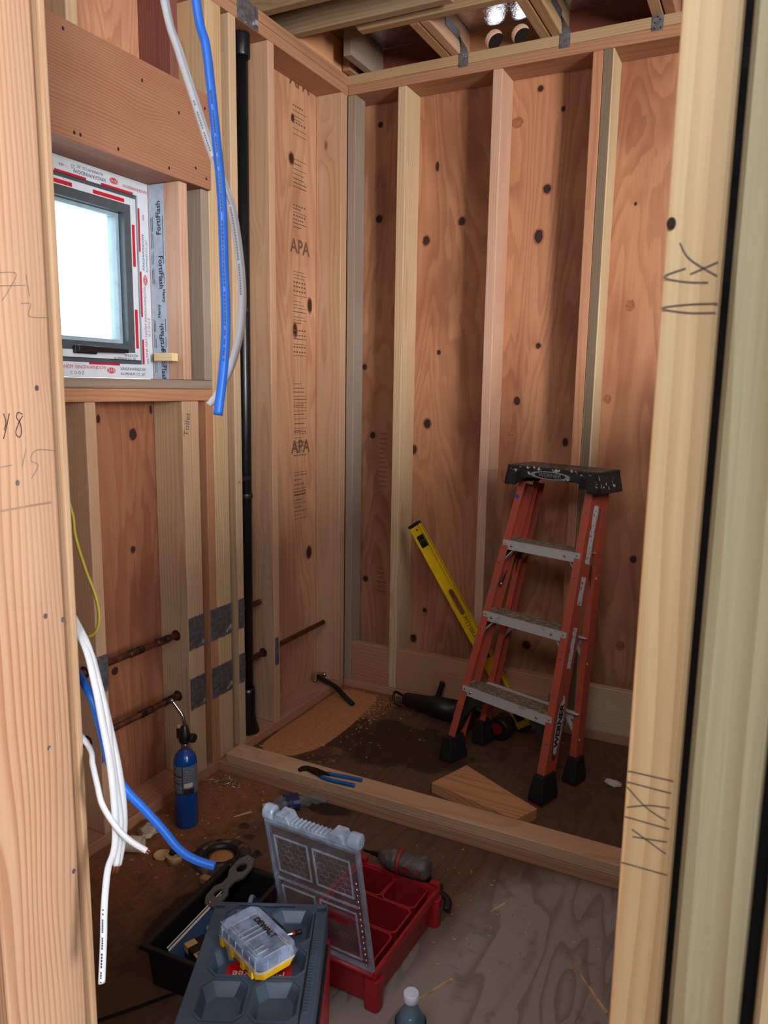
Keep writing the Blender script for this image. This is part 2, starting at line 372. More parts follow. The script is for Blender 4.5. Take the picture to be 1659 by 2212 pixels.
        for a, b in zip(*sides):
            for i in range(len(a)):
                s._mi([s.bm.faces.new((a[i], a[(i+1)%len(a)], b[(i+1)%len(a)], b[i]))], mi)
        return s
    def build(s, name, mats, parent=None, bevel=0.0, world=False, seg=2, loc=None, recalc=True):
        if recalc: bmesh.ops.recalc_face_normals(s.bm, faces=s.bm.faces)
        if world and parent is not None:
            for v in s.bm.verts: v.co -= root_loc(parent)
        if loc is not None:
            for v in s.bm.verts: v.co -= Vector(loc)
        me = bpy.data.meshes.new(name); s.bm.to_mesh(me); s.bm.free()
        for m in (mats if isinstance(mats, (list, tuple)) else [mats]): me.materials.append(m)
        o = bpy.data.objects.new(name, me); COL.objects.link(o)
        if loc is not None: o.location = loc
        if parent is not None: o.parent = parent
        if bevel:
            b = o.modifiers.new('bevel', 'BEVEL'); b.width = bevel; b.segments = seg; b.limit_method = 'ANGLE'; b.angle_limit = math.radians(40)
            b.harden_normals = False
        return o
def root_loc(o):
    v = Vector(o.location)
    while o.parent is not None: o = o.parent; v = v + o.location
    return v
def spline(P, sub):
    if len(P) < 3 or sub < 2: return P
    out = []
    for i in range(len(P) - 1):
        a = P[max(i-1, 0)]; b = P[i]; c = P[i+1]; d = P[min(i+2, len(P)-1)]
        for k in range(sub):
            t = k / sub
            out.append(0.5 * ((2*b) + (c-a)*t + (2*a-5*b+4*c-d)*t*t + (3*b-a-3*c+d)*t*t*t))
    out.append(P[-1]); return out
def thing(name, label, cat, loc=(0,0,0), rotz=0.0, group=None):
    o = bpy.data.objects.new(name, None); COL.objects.link(o); o.location = loc; o.rotation_euler = (0, 0, rotz)
    o.empty_display_size = 0.05
    return tag(o, label, cat, group)
def tag(o, label, cat, group=None):
    o['label'] = label; o['category'] = cat
    if group: o['group'] = group
    return o
def struct(o, label=None, cat=None):
    o['kind'] = 'structure'
    if label: o['label'] = label; o['category'] = cat
    return o
def text(s, size, origin, right, up, mat, parent, name='lettering', align='CENTER', sx=1.0, lift=0.0006, bold=0.0):
    """flat lettering as a mesh on a surface; origin is a world point on it"""
    cu = bpy.data.curves.new(name, 'FONT'); cu.body = s; cu.size = size; cu.align_x = align; cu.align_y = 'CENTER'; cu.resolution_u = 3; cu.offset = bold
    to = bpy.data.objects.new(name, cu); COL.objects.link(to)
    dg = bpy.context.evaluated_depsgraph_get(); dg.update()
    me = bpy.data.meshes.new_from_object(to.evaluated_get(dg)); bpy.data.objects.remove(to); bpy.data.curves.remove(cu)
    r, u = Vector(right).normalized(), Vector(up).normalized(); w = r.cross(u).normalized()
    org = Vector(origin) + w * lift
    for v in me.vertices: v.co = org + r * v.co.x * sx + u * v.co.y
    me.name = name; me.materials.clear(); me.materials.append(mat)
    o = bpy.data.objects.new(name, me); COL.objects.link(o)
    if parent is not None:
        o.parent = parent
    return o
def wtext(s, size, origin, right, up, mat, parent, **k):
    return text(s, size, Vector(origin) - root_loc(parent), right, up, mat, parent, **k)

# ------------------------------------------------------------------ lumber
TINT = dict(fir=rgb(202, 158, 122), pink=rgb(206, 162, 134), yellow=rgb(200, 170, 124), grey=rgb(158, 142, 126), orange=rgb(190, 132, 92),
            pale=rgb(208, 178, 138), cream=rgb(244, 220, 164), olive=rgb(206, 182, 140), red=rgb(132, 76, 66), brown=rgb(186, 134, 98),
            green=rgb(196, 190, 160), old=rgb(170, 146, 112), tan=rgb(190, 158, 112))
def board(name, label, cat, lo, hi, tint, group=None, bevel=0.003, mats=None, extra=None, lean=None, grain=0.55):
    lo, hi = Vector(lo), Vector(hi); d = hi - lo; ax = max(range(3), key=lambda i: d[i])
    c = Vector(((lo.x+hi.x)/2, (lo.y+hi.y)/2, lo.z))
    b = MB(); b.box(lo - c, hi - c)
    if extra: extra(b, c)
    if lean:
        for v in b.bm.verts: v.co += Vector(lean) * (v.co.z / d.z)
    o = b.build(name, [LUM[ax]] + (mats or []), None, bevel); o.location = c
    t = TINT[tint] if isinstance(tint, str) else tint
    g = .3*t[0] + .55*t[1] + .15*t[2]; t = tuple(v + (g - v)*.16 for v in t[:3])
    k = random.uniform(0.94, 1.06); o.color = (t[0]*k, t[1]*k*random.uniform(.98, 1.02), t[2]*k, grain)
    return tag(o, label, cat, group)
def stroke(parent, pts, nrm, w, mat, name='pencil_mark', lift=0.0006):
    base = root_loc(parent); n = Vector(nrm).normalized()
    b = MB(); b.ribbon(spline([Vector(p) - base + n * lift for p in pts], 5), nrm, w)
    return b.build(name, mat, parent, recalc=False)

ZP = 2.59           # underside of the top plates
GL = 'left wall framing'; GB = 'back wall studs'

# ================================================================== SETTING
b = MB(); b.box((-0.14, -5.2, -0.06), (5.4, 0.155, 0.0)); b.ribbon([(.30,-2.16,.0006),(.45,-1.96,.0006),(.53,-1.85,.0006),(.63,-1.70,.0006)], (0,0,1), .012, 1)
struct(b.build('floor', [M['floor'], M['gap']], recalc=False))

def knots(b, L, plane, axis, rng, solid=1, halo=2):
    for u, z, ru, rz in L:
        p = (u, plane, z) if axis == 1 else (plane, u, z); n = (0, -1, 0) if axis == 1 else (1, 0, 0)
        off = Vector(n)
        b.disc(Vector(p) + off * 0.0004, n, ru * 1.4, rz * 1.35, mi=halo, n=32, wob=0.05, rng=rng)
        if solid is not None: b.disc(Vector(p) + off * 0.0008, n, ru, rz, mi=solid, wob=0.08, rng=rng)
rng = random.Random(3)
KB = [(0.083,2.506,.011,.011),(0.084,2.12,.016,.017),(0.019,1.482,.012,.013),(0.064,1.174,.014,.015),(0.036,0.492,.013,.014),(0.354,2.307,.008,.019),(0.311,2.013,.015,.019),(0.471,2.079,.015,.016),(0.383,1.545,.008,.01),(0.336,1.236,.016,.02),(0.269,1.118,.018,.02),(0.347,0.383,.01,.011),(0.293,0.24,.014,.018),(0.782,2.546,.011,.011),(0.875,2.46,.007,.01),(0.826,2.172,.015,.017),(0.801,1.995,.017,.025),(0.82,1.568,.01,.011),(0.741,1.344,.014,.017),(0.951,1.182,.011,.016),(0.83,0.299,.016,.018),(1.167,2.086,.005,.006),(1.248,0.728,.012,.015)]
KBR = [(0.724,1.199,.014,.017),(0.694,2.434,.017,.016),(1.171,1.715,.013,.016),(1.108,1.359,.011,.014),(1.221,0.363,.014,.016)]
b = MB(); b.box((-0.14, 0.14, 0.0), (5.4, 0.155, 2.666)); knots(b, KB, 0.14, 1, rng); knots(b, KBR, 0.14, 1, rng, None)
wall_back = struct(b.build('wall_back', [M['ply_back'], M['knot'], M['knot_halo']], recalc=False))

XS = -0.125         # inner face of the left sheathing
WY0, WY1, WZ0, WZ1 = -2.02, -1.046, 1.404, 2.012
KL = [(-.226,2.452,.01,.014),(-.237,2.297,.016,.02),(-.1,1.735,.015,.027),(-.215,1.623,.014,.026),(-.108,.649,.019,.026),(-1.149,1.23,.016,.019),(-1.168,.857,.01,.012),(-1.287,1.283,.007,.013),(-1.266,.475,.014,.013),(-1.067,1.307,.006,.014)]
b = MB()
for lo, hi, mi in (((-.14,-5.2,0),(XS,WY0,2.785),0), ((-.14,WY1,0),(XS,.14,2.785),0), ((-.14,WY0,0),(XS,WY1,WZ0),3), ((-.14,WY0,WZ1),(XS,WY1,2.785),0)): b.box(lo, hi, mi)
knots(b, KL, XS, 0, rng)
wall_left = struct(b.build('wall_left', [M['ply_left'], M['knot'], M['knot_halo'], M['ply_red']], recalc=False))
# grade stamps printed up the left sheathing next to the corner
yst = -0.175
def stamp(z, k, first):
    wtext(k, 0.078, (XS, yst, z), (0, 1, 0), (0, 0, 1), M['stamp'], wall_left, name='grade_stamp', bold=.002)
for z in (1.96, 1.13, 2.60): stamp(z, 'APA', True)
b = MB(); rr = random.Random(11)
for z0 in (2.50, 2.30, 2.12, 1.86, 1.74, 1.62, 1.40, 1.30, 1.20, 1.02, 0.92):
    z = z0
    for k in range(7):
        w = rr.choice((.1, .1, .06, .08)); th_ = rr.choice((.0022, .0022, .0035, .006))
        if th_ > .005:
            for q in range(5): b.box((XS + .0003, yst - .05 + q*w/5, z), (XS + .0009, yst - .05 + (q+.6)*w/5, z + th_))
        else: b.box((XS + .0003, yst - .05, z), (XS + .0009, yst - .05 + w, z + th_))
        z -= rr.uniform(0.012, 0.022)
b.build('grade_print', M['stamp'], wall_left)
b = MB(); rr = random.Random(12)
for z0 in (1.18, 1.05, .55): 
    z = z0
    for k in range(6):
        b.box((.10, .1394, z), (.10 + rr.uniform(.02, .05), .1398, z + .004)); z -= .022
b.build('grade_print', M['stamp'], wall_back)

# foil-faced roof sheathing; the unseen right wall has one opening that lets daylight in
b = MB(); b.box((-0.14, -5.2, 2.785), (5.4, 0.14, 2.80)); struct(b.build('ceiling', M['foil']))
b = MB(); b.box((-0.14, 0.1405, 2.785), (5.4, 0.85, 2.80)); struct(b.build('trim_1', plain('shaded_eave_board', rgb(26, 20, 17), 0.9, spec=0.0)))  # near-black colour stands in for the shade under the eave
M['low_bounce'] = plain('dark_unseen_wall', rgb(52, 47, 44), 0.8)  # dark finish given to unseen walls to cut bounced light
def shell(name, boxes, m='low_bounce'):
    b = MB()
    for lo, hi in boxes: b.box(lo, hi)
    return struct(b.build(name, M[m]))
shell('wall_right', (((5.3,-5.2,0),(5.4,.14,.95)), ((5.3,-5.2,2.5),(5.4,.14,2.785)), ((5.3,-2.9,.95),(5.4,.14,2.5)), ((5.3,-5.2,.95),(5.4,-4.6,2.5))))
shell('wall_rear', (((-.125,-5.2,0),(5.3,-5.1,2.785)),))
shell('wall_light_block', (((2.05,-2.30,0),(2.16,.139,1.42)),))  # unseen knee wall added to shade the lower alcove from the window
shell('wall_front', (((XS,-2.1655,0),(.599,-2.150,2.59)),))

# ------------------------------------------------------------------ plates
board('bottom_plate', 'sawdust-covered bottom plate along the foot of the left wall', 'wall plate', (XS, -2.14, 0), (0, 0.0, .038), 'brown')
board('bottom_plate', 'bottom plate along the foot of the back wall under the studs', 'wall plate', (0.0, 0, 0), (2.04, .14, .038), 'brown')
board('top_plate', 'lower top plate over the left wall studs, with nail plate on it', 'wall plate', (XS, -2.9, ZP), (0, 0.14, ZP+.038), 'brown')
board('top_plate', 'upper top plate of the left wall, carrying the ceiling joists', 'wall plate', (XS, -2.9, ZP+.0385), (0, -.0005, ZP+.0765), 'brown')
board('top_plate', 'lower top plate over the back wall studs', 'wall plate', (0.0005, 0, ZP), (2.04, .14, ZP+.038), 'brown')
board('top_plate', 'upper top plate of the back wall, under the metal ties', 'wall plate', (XS, 0, ZP+.0385), (2.04, .14, ZP+.0765), 'tan')

# ------------------------------------------------------------------ left wall studs
PH, PL = 0.545, 0.328          # copper pipe heights
def bored(zs, front=True):
    def f(b, c):
        for z in zs:
            b.disc(Vector((-.055, 0, z)) - Vector((c.x, 0, c.z)) + Vector((0, b_lo - c.y - .0006, 0)), (0, -1, 0), .019, .019, mi=1)
    return f
def stud(label, y0, y1, z0, z1, tint, name='wall_stud', holes=(), lean=None, x1=0.0):
    global b_lo; b_lo = y0
    return board(name, label, 'stud', (XS + .0005, y0, z0), (x1, y1, z1), tint, GL, 0.003, [M['hole']], bored(holes) if holes else None, lean)
zb = 0.0385
A = stud('cripple stud under the window beside the yellow cable, weathered grey side', -1.446, -1.408, zb, 1.3365, 'fir', 'cripple_stud', (PH, PL))
B1 = stud('near one of the doubled cripple studs under the sill, pencilled with a word', -1.055, -1.0165, zb, 1.3365, 'pale', 'cripple_stud', (PH, PL))
B2 = stud('far one of the doubled cripple studs under the window sill', -1.016, -0.9775, zb, 1.3365, 'fir', 'cripple_stud')
C1 = stud('orange cripple stud under the right end of the window sill', -.942, -.9045, zb, 1.3365, 'orange', 'cripple_stud', (PH, PL))
C2 = stud('yellowish king stud right of the orange cripple stud, full height', -.904, -.8655, zb, ZP-.0005, 'yellow', 'king_stud')
C3 = stud('second full-height king stud, third from the black pipe', -.865, -.8265, zb, ZP-.0005, 'yellow', 'king_stud')
Dd = stud('full-height stud right beside the black pipe on its left', -.787, -.749, zb, ZP-.0005, 'pale', holes=(PH, PL))
E_ = stud('wide reddish stud immediately right of the black pipe', -.557, -.519, zb, ZP-.0005, 'fir', holes=(PL,), lean=(0, -.012, 0))
F_ = stud('knotty corner stud where the left wall meets the back wall', -.05, -.0005, zb, ZP-.0005, 'fir', x1=-.0005)
TP = stud('pinkish trimmer stud at the right side of the window, taped on its face', -1.044, -1.007, 1.4045, 2.0095, 'pink', 'trimmer_stud')
CU = stud('grey-sided trimmer stud above the right end of the window sill', -.942, -.9045, 1.4045, 2.0095, 'grey', 'trimmer_stud')
stud('pale cripple stud above the header at its left end', -1.446, -1.408, 2.297, ZP-.0005, 'pale', 'cripple_stud')
stud('dark red cripple stud above the header behind the white cable', -1.066, -1.03, 2.297, ZP-.0005, 'red', 'cripple_stud')
hd = board('window_header', 'thick reddish window header beam spanning above the window', 'beam', (XS + .0005, -2.10, 2.010), (.013, -.905, 2.296), rgb(172, 118, 88), None, .003, grain=.9)
board('window_sill_board', 'upper weathered sill board directly under the window', 'sill', (XS + .0005, -2.10, 1.3755), (0, -.905, 1.404), 'grey')
board('window_sill_board', 'lower reddish sill board under the window', 'sill', (XS + .0005, -2.10, 1.337), (.002, -.905, 1.375), 'orange')
# ring knot and stamp on the stud right of the pipe
b = MB(); b.disc((-.025, -.5578-.0005, .70), (0,-1,0), .012, .016, mi=0); b.build('knot', [M['cream']], E_, world=True)
wtext('S-DRY', .028, (-.068, -.5575, .70), (1,0,0), (0,0,1), M['stamp'], E_, name='grade_stamp')
# "Toilet" up the doubled cripple
wtext('Toilet', .032, (0, -1.036, 1.262), (0, 0.18, 1), (0, -1, 0.18), M['pencil'], B1, name='pencil_word', lift=.0012)
# nails in the header
for y, z in ((-1.47,2.27),(-1.2,2.24),(-1.05,2.2),(-.93,2.25),(-1.45,2.03),(-1.43,2.03),(-1.3,2.03),(-1.1,2.03),(-.98,2.06),(-.93,2.04)):
    b = MB(); b.disc((.0136, y, z), (1,0,0), .004, .005); b.build('nail_hole', M['knot'], hd, world=True)

# ------------------------------------------------------------------ back wall studs, blocking
def bstud(label, x0, x1, tint, y1=.1395, y0=0.0, z1=ZP-.0005):
    return board('wall_stud', label, 'stud', (x0, y0, zb), (x1, y1, z1), tint, GB)
bstud('grey weathered stud standing in the corner of the back wall', .0005, .038, 'grey', .085)
bstud('back wall stud left of the yellow level', .233, .271, 'pale')
bstud('pinkish back wall stud behind the top of the leaning yellow level', .634, .672, 'pink')
bstud('reddish left half of the doubled stud behind the stepladder', 1.0085, 1.0455, 'orange')
DS = bstud('dark-stained olive right half of the doubled stud behind the stepladder', 1.0475, 1.085, 'olive')
b = MB(); b.box((1.0505, -.0006, .06), (1.0800, -.0001, ZP-.002)); o = b.build('dark_stain', LUM[2], DS, world=True); o.color = rgb(122, 106, 88)[:3] + (.6,); o['label'] = 'dark grey-olive stain'
bstud('back wall stud hidden by the right posts', 1.45, 1.488, 'pale')
GBK = 'blocking at the foot of the back wall'
board('wall_blocking', 'short knotty block in the corner at the foot of the back wall', 'blocking', (.039, .0, .0385), (.2325, .038, .222), 'brown', GBK)
board('wall_blocking', 'long block at the foot of the back wall behind the black power saw', 'blocking', (.2715, .0, .0385), (.6335, .038, .226), 'brown', GBK)
board('wall_blocking', 'block at the foot of the back wall behind the stepladder rails', 'blocking', (.6725, .0, .0385), (1.008, .038, .226), 'brown', GBK)
board('wall_blocking', 'pale block at the foot of the back wall right of the stepladder', 'blocking', (1.0855, .0, .0385), (1.4495, .038, .224), 'pale', GBK)
board('wall_blocking', 'thinner block laid in front of the others, left of the stepladder feet', 'blocking', (.485, -.038, .0), (.98, -.0005, .165), 'brown', GBK)

# ------------------------------------------------------------------ curb, near posts
GC = 'curb boards across the floor'
board('curb_board', 'upper curb board lying across the floor with the pliers on it', 'curb', (.036, -.918, .0385), (2.04, -.829, .0765), 'fir', GC)
board('curb_board', 'lower curb board resting on the floor under the other', 'curb', (.002, -.918, 0), (2.04, -.829, .038), 'brown', GC)
jamb = board('door_stud', 'large pale stud at the left edge with pencilled marks', 'stud', (.704, -2.306, 0), (.742, -2.166, 2.62), rgb(196, 154, 122), grain=.95)
board('plywood_strip', 'rough-edged strip fixed behind the large left stud', 'trim', (.60, -2.1625, 0), (.7505, -2.150, 2.62), rgb(198, 160, 124))
p1 = board('door_stud', 'blurred cream post nearest the stepladder with crossed pencil lines', 'post', (1.612, -2.38, 0), (1.6505, -2.24, 2.62), 'cream')
board('door_stud', 'greenish post in the middle of the three right posts', 'post', (1.6600, -2.46, 0), (1.7035, -2.37, 2.62), rgb(136, 130, 100), grain=.9)
board('door_stud', 'rightmost post at the edge, mostly out of view', 'post', (1.7110, -2.465, 0), (1.755, -2.37, 2.62), rgb(160, 140, 102))
b = MB(); b.box((1.6507, -2.372, 0), (1.6598, -2.25, 2.62)); b.box((1.7037, -2.44, 0), (1.7108, -2.371, 2.62)); struct(b.build('post_gap_shade', M['gap']))  # black strips stand in for the shade between the posts
for o in (jamb, p1): o.modifiers['bevel'].width = .004
# pencil marks on the left stud (face x = .742)
X = .742
def jm(pts, w=.0009, m='pencil'): stroke(jamb, [(X, y, z) for y, z in pts], (1, 0, 0), w, M[m])
jm([(-2.249,1.345),(-2.246,1.333),(-2.2495,1.322)], .0013, 'ink'); jm([(-2.240,1.345),(-2.2445,1.330),(-2.2515,1.310)], .0013, 'ink')
jm([(-2.219,1.343),(-2.226,1.346),(-2.229,1.339),(-2.2235,1.330),(-2.2225,1.317),(-2.227,1.311),(-2.2315,1.318),(-2.226,1.331),(-2.219,1.341)], .0013, 'ink')
jm([(-2.244,1.533),(-2.216,1.536),(-2.226,1.516),(-2.240,1.497)]); jm([(-2.243,1.516),(-2.201,1.522)]); jm([(-2.200,1.537),(-2.198,1.522),(-2.196,1.507)])
jm([(-2.211,1.496),(-2.195,1.497),(-2.199,1.480),(-2.166,1.481)])
jm([(-2.259,1.271),(-2.241,1.273)]); jm([(-2.217,1.294),(-2.225,1.268)]); jm([(-2.165,1.288),(-2.200,1.291),(-2.210,1.277),(-2.198,1.269),(-2.211,1.251)])
jm([(-2.27,1.210),(-2.22,1.2115),(-2.179,1.212)], .003, 'pencil_light')
for y, z in ((-2.193,1.380),(-2.234,1.247),(-2.201,1.042),(-2.208,.833),(-2.176,.606),(-2.17,1.028)):
    b = MB(); b.disc((X+.0008, y, z), (1,0,0), .0034, .0042); b.build('nail_head', M['galv'], jamb, world=True)
# crossed pencil lines on the cream post (face y = -2.38)
def pm(pts, w=.0010): stroke(p1, [(x, -2.38, z) for x, z in pts], (0, -1, 0), w, M['pencil'])
for pts in ([(1.622,1.488),(1.629,1.477),(1.647,1.465)],[(1.647,1.474),(1.630,1.467)],[(1.627,1.471),(1.613,1.466),(1.628,1.462),(1.642,1.461)],[(1.649,1.447),(1.630,1.447),(1.613,1.445),(1.630,1.4415),(1.648,1.441)],
            [(1.613,1.100),(1.646,1.100)],[(1.612,1.091),(1.645,1.090)],[(1.613,1.087),(1.628,1.074),(1.643,1.067)],[(1.614,1.070),(1.630,1.076),(1.645,1.078)],[(1.613,1.062),(1.646,1.061)],
            [(1.619,1.053),(1.631,1.047),(1.645,1.040)],[(1.620,1.047),(1.645,1.050)],[(1.613,1.023),(1.647,1.023)]): pm(pts)
b = MB(); b.disc((1.6155, -2.3806, 1.501), (0,-1,0), .0030, .0042); b.build('knot', M['knot'], p1, world=True)

# ------------------------------------------------------------------ ceiling joists and roof framing
GJ = 'ceiling joists over the corner'; z0, z1 = 2.667, 2.7845
board('ceiling_joist', 'rough old joist resting on the left top plate', 'joist', (-.12, -.411, z0), (.62, -.373, z1), 'old', GJ)
board('ceiling_joist', 'old joist nearer than the rough one, at the very top', 'joist', (-.12, -.60, z0), (3.2, -.562, z1), 'old', GJ)
board('ceiling_joist', 'old joist nearest the opening, almost out of view', 'joist', (-.12, -1.05, z0), (3.2, -1.012, z1), 'old', GJ)
lap = MB()
pr = [(.200, -.335, z1), (.200, -.335, z0+.045), (.232, -.335, z0), (3.2, -.335, z0), (3.2, -.335, z1)]
lap.prism([Vector(p) - Vector((1.7, -.335, z0)) for p in pr], (0, .038, 0))
o = lap.build('ceiling_joist', LUM[0], None, .003); o.location = (1.7, -.335, z0); o.color = TINT['old'][:3] + (.6,); tag(o, 'lapped joist with a splintered chamfered left end', 'joist', GJ)
GR = 'short roof joists on the back top plate'
for i, (x0, x1, t, lab) in enumerate(((.002,.038,'brown','short brown roof joist at the corner of the plates'), (.075,.112,'grey','short grey roof joist just right of the corner one'),
        (.418,.455,'tan','left roof joist of the pair by the first metal tie'), (.460,.497,'pink','right roof joist of the pair, touched by the first metal tie'),
        (.811,.849,'tan','left roof joist of the pair by the middle metal tie'), (.854,.891,'tan','right roof joist of the pair, touched by the middle metal tie'),
        (1.203,1.241,'tan','left roof joist of the pair by the flat metal tie'), (1.246,1.283,'brown','right roof joist of the pair beside the right posts'))):
    board('roof_joist', lab, 'joist', (x0, (-.05, -.17)[i] if i < 2 else -.296, z0), (x1, .139, z1), t, GR)
# vent blocking between the roof joists; the bay with the bright foil has two vent holes
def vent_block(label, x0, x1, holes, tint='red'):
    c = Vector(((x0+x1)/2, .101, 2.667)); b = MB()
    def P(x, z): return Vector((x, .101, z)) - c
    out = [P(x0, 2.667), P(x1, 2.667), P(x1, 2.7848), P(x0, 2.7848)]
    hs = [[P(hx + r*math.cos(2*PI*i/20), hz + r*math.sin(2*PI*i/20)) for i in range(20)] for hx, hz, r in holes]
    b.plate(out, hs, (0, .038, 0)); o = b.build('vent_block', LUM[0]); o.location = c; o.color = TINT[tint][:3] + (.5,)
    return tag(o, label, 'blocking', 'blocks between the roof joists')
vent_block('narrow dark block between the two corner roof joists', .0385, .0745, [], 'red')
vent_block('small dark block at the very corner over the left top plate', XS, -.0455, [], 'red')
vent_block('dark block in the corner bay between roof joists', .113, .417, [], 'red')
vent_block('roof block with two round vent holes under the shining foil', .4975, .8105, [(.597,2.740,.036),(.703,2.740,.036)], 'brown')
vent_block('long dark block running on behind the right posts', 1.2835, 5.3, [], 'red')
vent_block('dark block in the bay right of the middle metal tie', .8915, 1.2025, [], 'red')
board('rim_block', 'block coloured lit orange above the left top plate in the corner', 'blocking', (-.045, -.37, 2.667), (-.004, .139, z1), rgb(232, 168, 112))  # bright orange tint holds the light falling on this block
# twisted metal ties
def tie(label, x, flat=False):
    t = thing('metal_tie', label, 'tie', (x, -.001, 2.618), 0, 'metal ties on the back top plate')
    b = MB(); b.box((-.019, -.0016, 0), (.019, -.0002, .05)); b.build('lower_leg', M['galv'], t)
    b = MB()
    loops = []
    for i in range(7):
        f = i / 6; a = f * PI * (0 if flat else .5); z = .05 + .055 * f; w = .019 - .004 * f; cx = -.013 * f
        d = Vector((math.cos(a), -math.sin(a), 0)) * w; n = Vector((math.sin(a), math.cos(a), 0)) * .0008
        c = Vector((cx, -.001 - .012 * f * (0 if flat else 1), z)); loops.append([c - d - n, c + d - n, c + d + n, c - d + n])
    b.loft(loops); b.build('twist', M['galv'], t)
    if not flat:
        b = MB(); b.box((-.0145, -.155, .09), (-.0130, -.010, .125)); b.build('upper_leg', M['galv'], t)
    for dx, dz in ((-.01,.008),(.01,.008),(-.01,.026),(.008,.034),(.0,.043)):
        b = MB(); b.cyl((dx, -.0016, dz), (dx, -.0035, dz), .0032, .002, 10); b.build('nail_head', M['bright_metal' if not flat else 'dark_metal'], t)
tie('twisted metal tie left of the bright foil', .513); tie('twisted metal tie in the middle of the back top plate', .905); tie('flat perforated metal tie near the right posts', 1.225, True)
t = thing('nail_plate', 'large galvanised nail plate above the black pipe', 'metal plate', (.0008, -.684, 2.591))
b = MB(); b.box((0, -.058, 0), (.0012, .058, .074)); b.build('plate', M['galv'], t)
for y in (-.045, -.02, .01, .04):
    for z in (.02, .055): b = MB(); b.cyl((.0012, y, z), (.0026, y, z), .0035, .002, 10); b.build('nail_head', M['galv'], t)

# ================================================================== WINDOW (in the left wall, frame wrapped in printed film)
win = thing('window_1', 'small window with printed protective film on its frame', 'window', (XS, -1.53, 1.406)); win['kind'] = 'structure'; del win['category']
FX = XS - .002
def frame_loop(y0, y1, za, zb_, w, x0, x1, nm, m, bevel=.001):
    b = MB(); b.box((x0, y0, za), (x1, y0 + w, zb_)); b.box((x0, y1 - w, za), (x1, y1, zb_)); b.box((x0, y0 + w, za), (x1, y1 - w, za + w)); b.box((x0, y0 + w, zb_ - w), (x1, y1 - w, zb_))
    return b.build(nm, m, win, bevel, world=True)
Y0, Y1, ZA, ZB = -2.01, -1.0465, 1.4065, 2.0095
frame_loop(Y0, Y1, ZA, ZB, .044, FX-.06, FX, 'outer_frame', M['film'])
frame_loop(Y0+.0445, Y1-.0445, ZA+.0445, ZB-.0445, .012, FX-.06, FX-.006, 'gasket', M['frame_grey'])
frame_loop(Y0+.057, Y1-.057, ZA+.057, ZB-.057, .022, FX-.058, FX+.004, 'sash_film', M['film'])
frame_loop(Y0+.0795, Y1-.0795, ZA+.0795, ZB-.0795, .026, FX-.056, FX+.003, 'sash', M['frame_grey'])
frame_loop(Y0+.106, Y1-.106, ZA+.106, ZB-.106, .012, FX-.056, FX-.02, 'glazing_bead', M['bead'])
b = MB(); b.box((FX-.042, Y0+.110, ZA+.110), (FX-.036, Y1-.110, ZB-.110)); b.build('pane', M['glass'], win, world=True)
# casement handle lying along the bottom of the sash
h = MB(); h.box((FX+.0045, -1.372, 1.474), (FX+.016, -1.29, 1.497)); hb = h.build('handle', M['black'], win, .003, world=True)
b = MB(); b.hexa([(FX+.0165,-1.37,1.478),(FX+.03,-1.37,1.478),(FX+.03,-1.37,1.498),(FX+.0165,-1.37,1.498)], [(FX+.0165,-1.178,1.482),(FX+.03,-1.178,1.482),(FX+.03,-1.178,1.494),(FX+.0165,-1.178,1.494)])
b.build('lever', M['black'], hb, .003, world=True)
# red bands of the film
b = MB()
e = .0006
yR, zT, zB = Y1 - .044, ZB - .044, ZA + .044
for za, zc in ((1.93, 1.80), (1.74, 1.60), (1.53, 1.452)): b.box((FX, yR - .0005, zc), (FX + e, yR + .006, za))
for ya, yc in ((-1.40, -1.29), (-1.235, -1.11)): b.box((FX, ya, zT - .0005), (FX + e, yc, zT + .006))
b.box((FX, -1.31, zB - .006), (FX + e, -1.19, zB)); 
S = FX + .004; yS = Y1 - .057
for za, zc in ((1.875, 1.75), (1.62, 1.50)): b.box((S, yS - .019, zc), (S + e, yS - .008, za))
zS = ZB - .057
for ya, yc in ((-1.42, -1.345), (-1.27, -1.15)): b.box((S, ya, zS - .019), (S + e, yc, zS - .008))
b.build('red_band', M['red_ink'], win, world=True)
def badge(y, z, right, up):
    p = Vector((FX, y, z)) - root_loc(win)
    b = MB(); rv = Vector(right)
    v = Vector(up); n = rv.cross(v)
    b.disc(p + n * .0005, n, .017, .0095, up=up, mi=0); b.ring(p + n * .0008, n, .0135, .0148, up=up, mi=1, ky=.55)
    b.build('film_badge', [M['red_ink'], M['white_ink']], win, recalc=False)
    text('XFA', .0125, p, right, up, M['white_ink'], win, 'badge_lettering', lift=.0011)
RY, UZ = Vector((0,1,0)), Vector((0,0,1))
def ft(s, size, y, z, right, up, m, x=FX): wtext(s, size, (x, y, z), right, up, M[m], win)
zt = ZB - .022     # top rail, printed upside down
badge(-1.185, zt, -RY, -UZ)
ft('XINGFAWINDOW', .0145, -1.275, zt - .006, -RY, -UZ, 'navy_ink'); ft('ALUMINIUM CO., JSC', .0105, -1.275, zt + .008, -RY, -UZ, 'navy_ink')
ft('25', .016, -1.335, zt + .004, -RY, -UZ, 'grey_ink'); ft('XFA', .010, -1.375, zt, -RY, -UZ, 'navy_ink'); ft('XINGFAWINDOW', .0125, -1.10, zt - .004, -RY, -UZ, 'red_ink')
yr = Y1 - .022     # right stile, reading upwards
ft('XFA', .010, yr, 1.905, UZ, -RY, 'navy_ink'); ft('XINGFAWINDOW', .0135, yr - .005, 1.80, UZ, -RY, 'navy_ink'); ft('ALUMINIUM CO., JSC', .0105, yr + .009, 1.79, UZ, -RY, 'navy_ink')
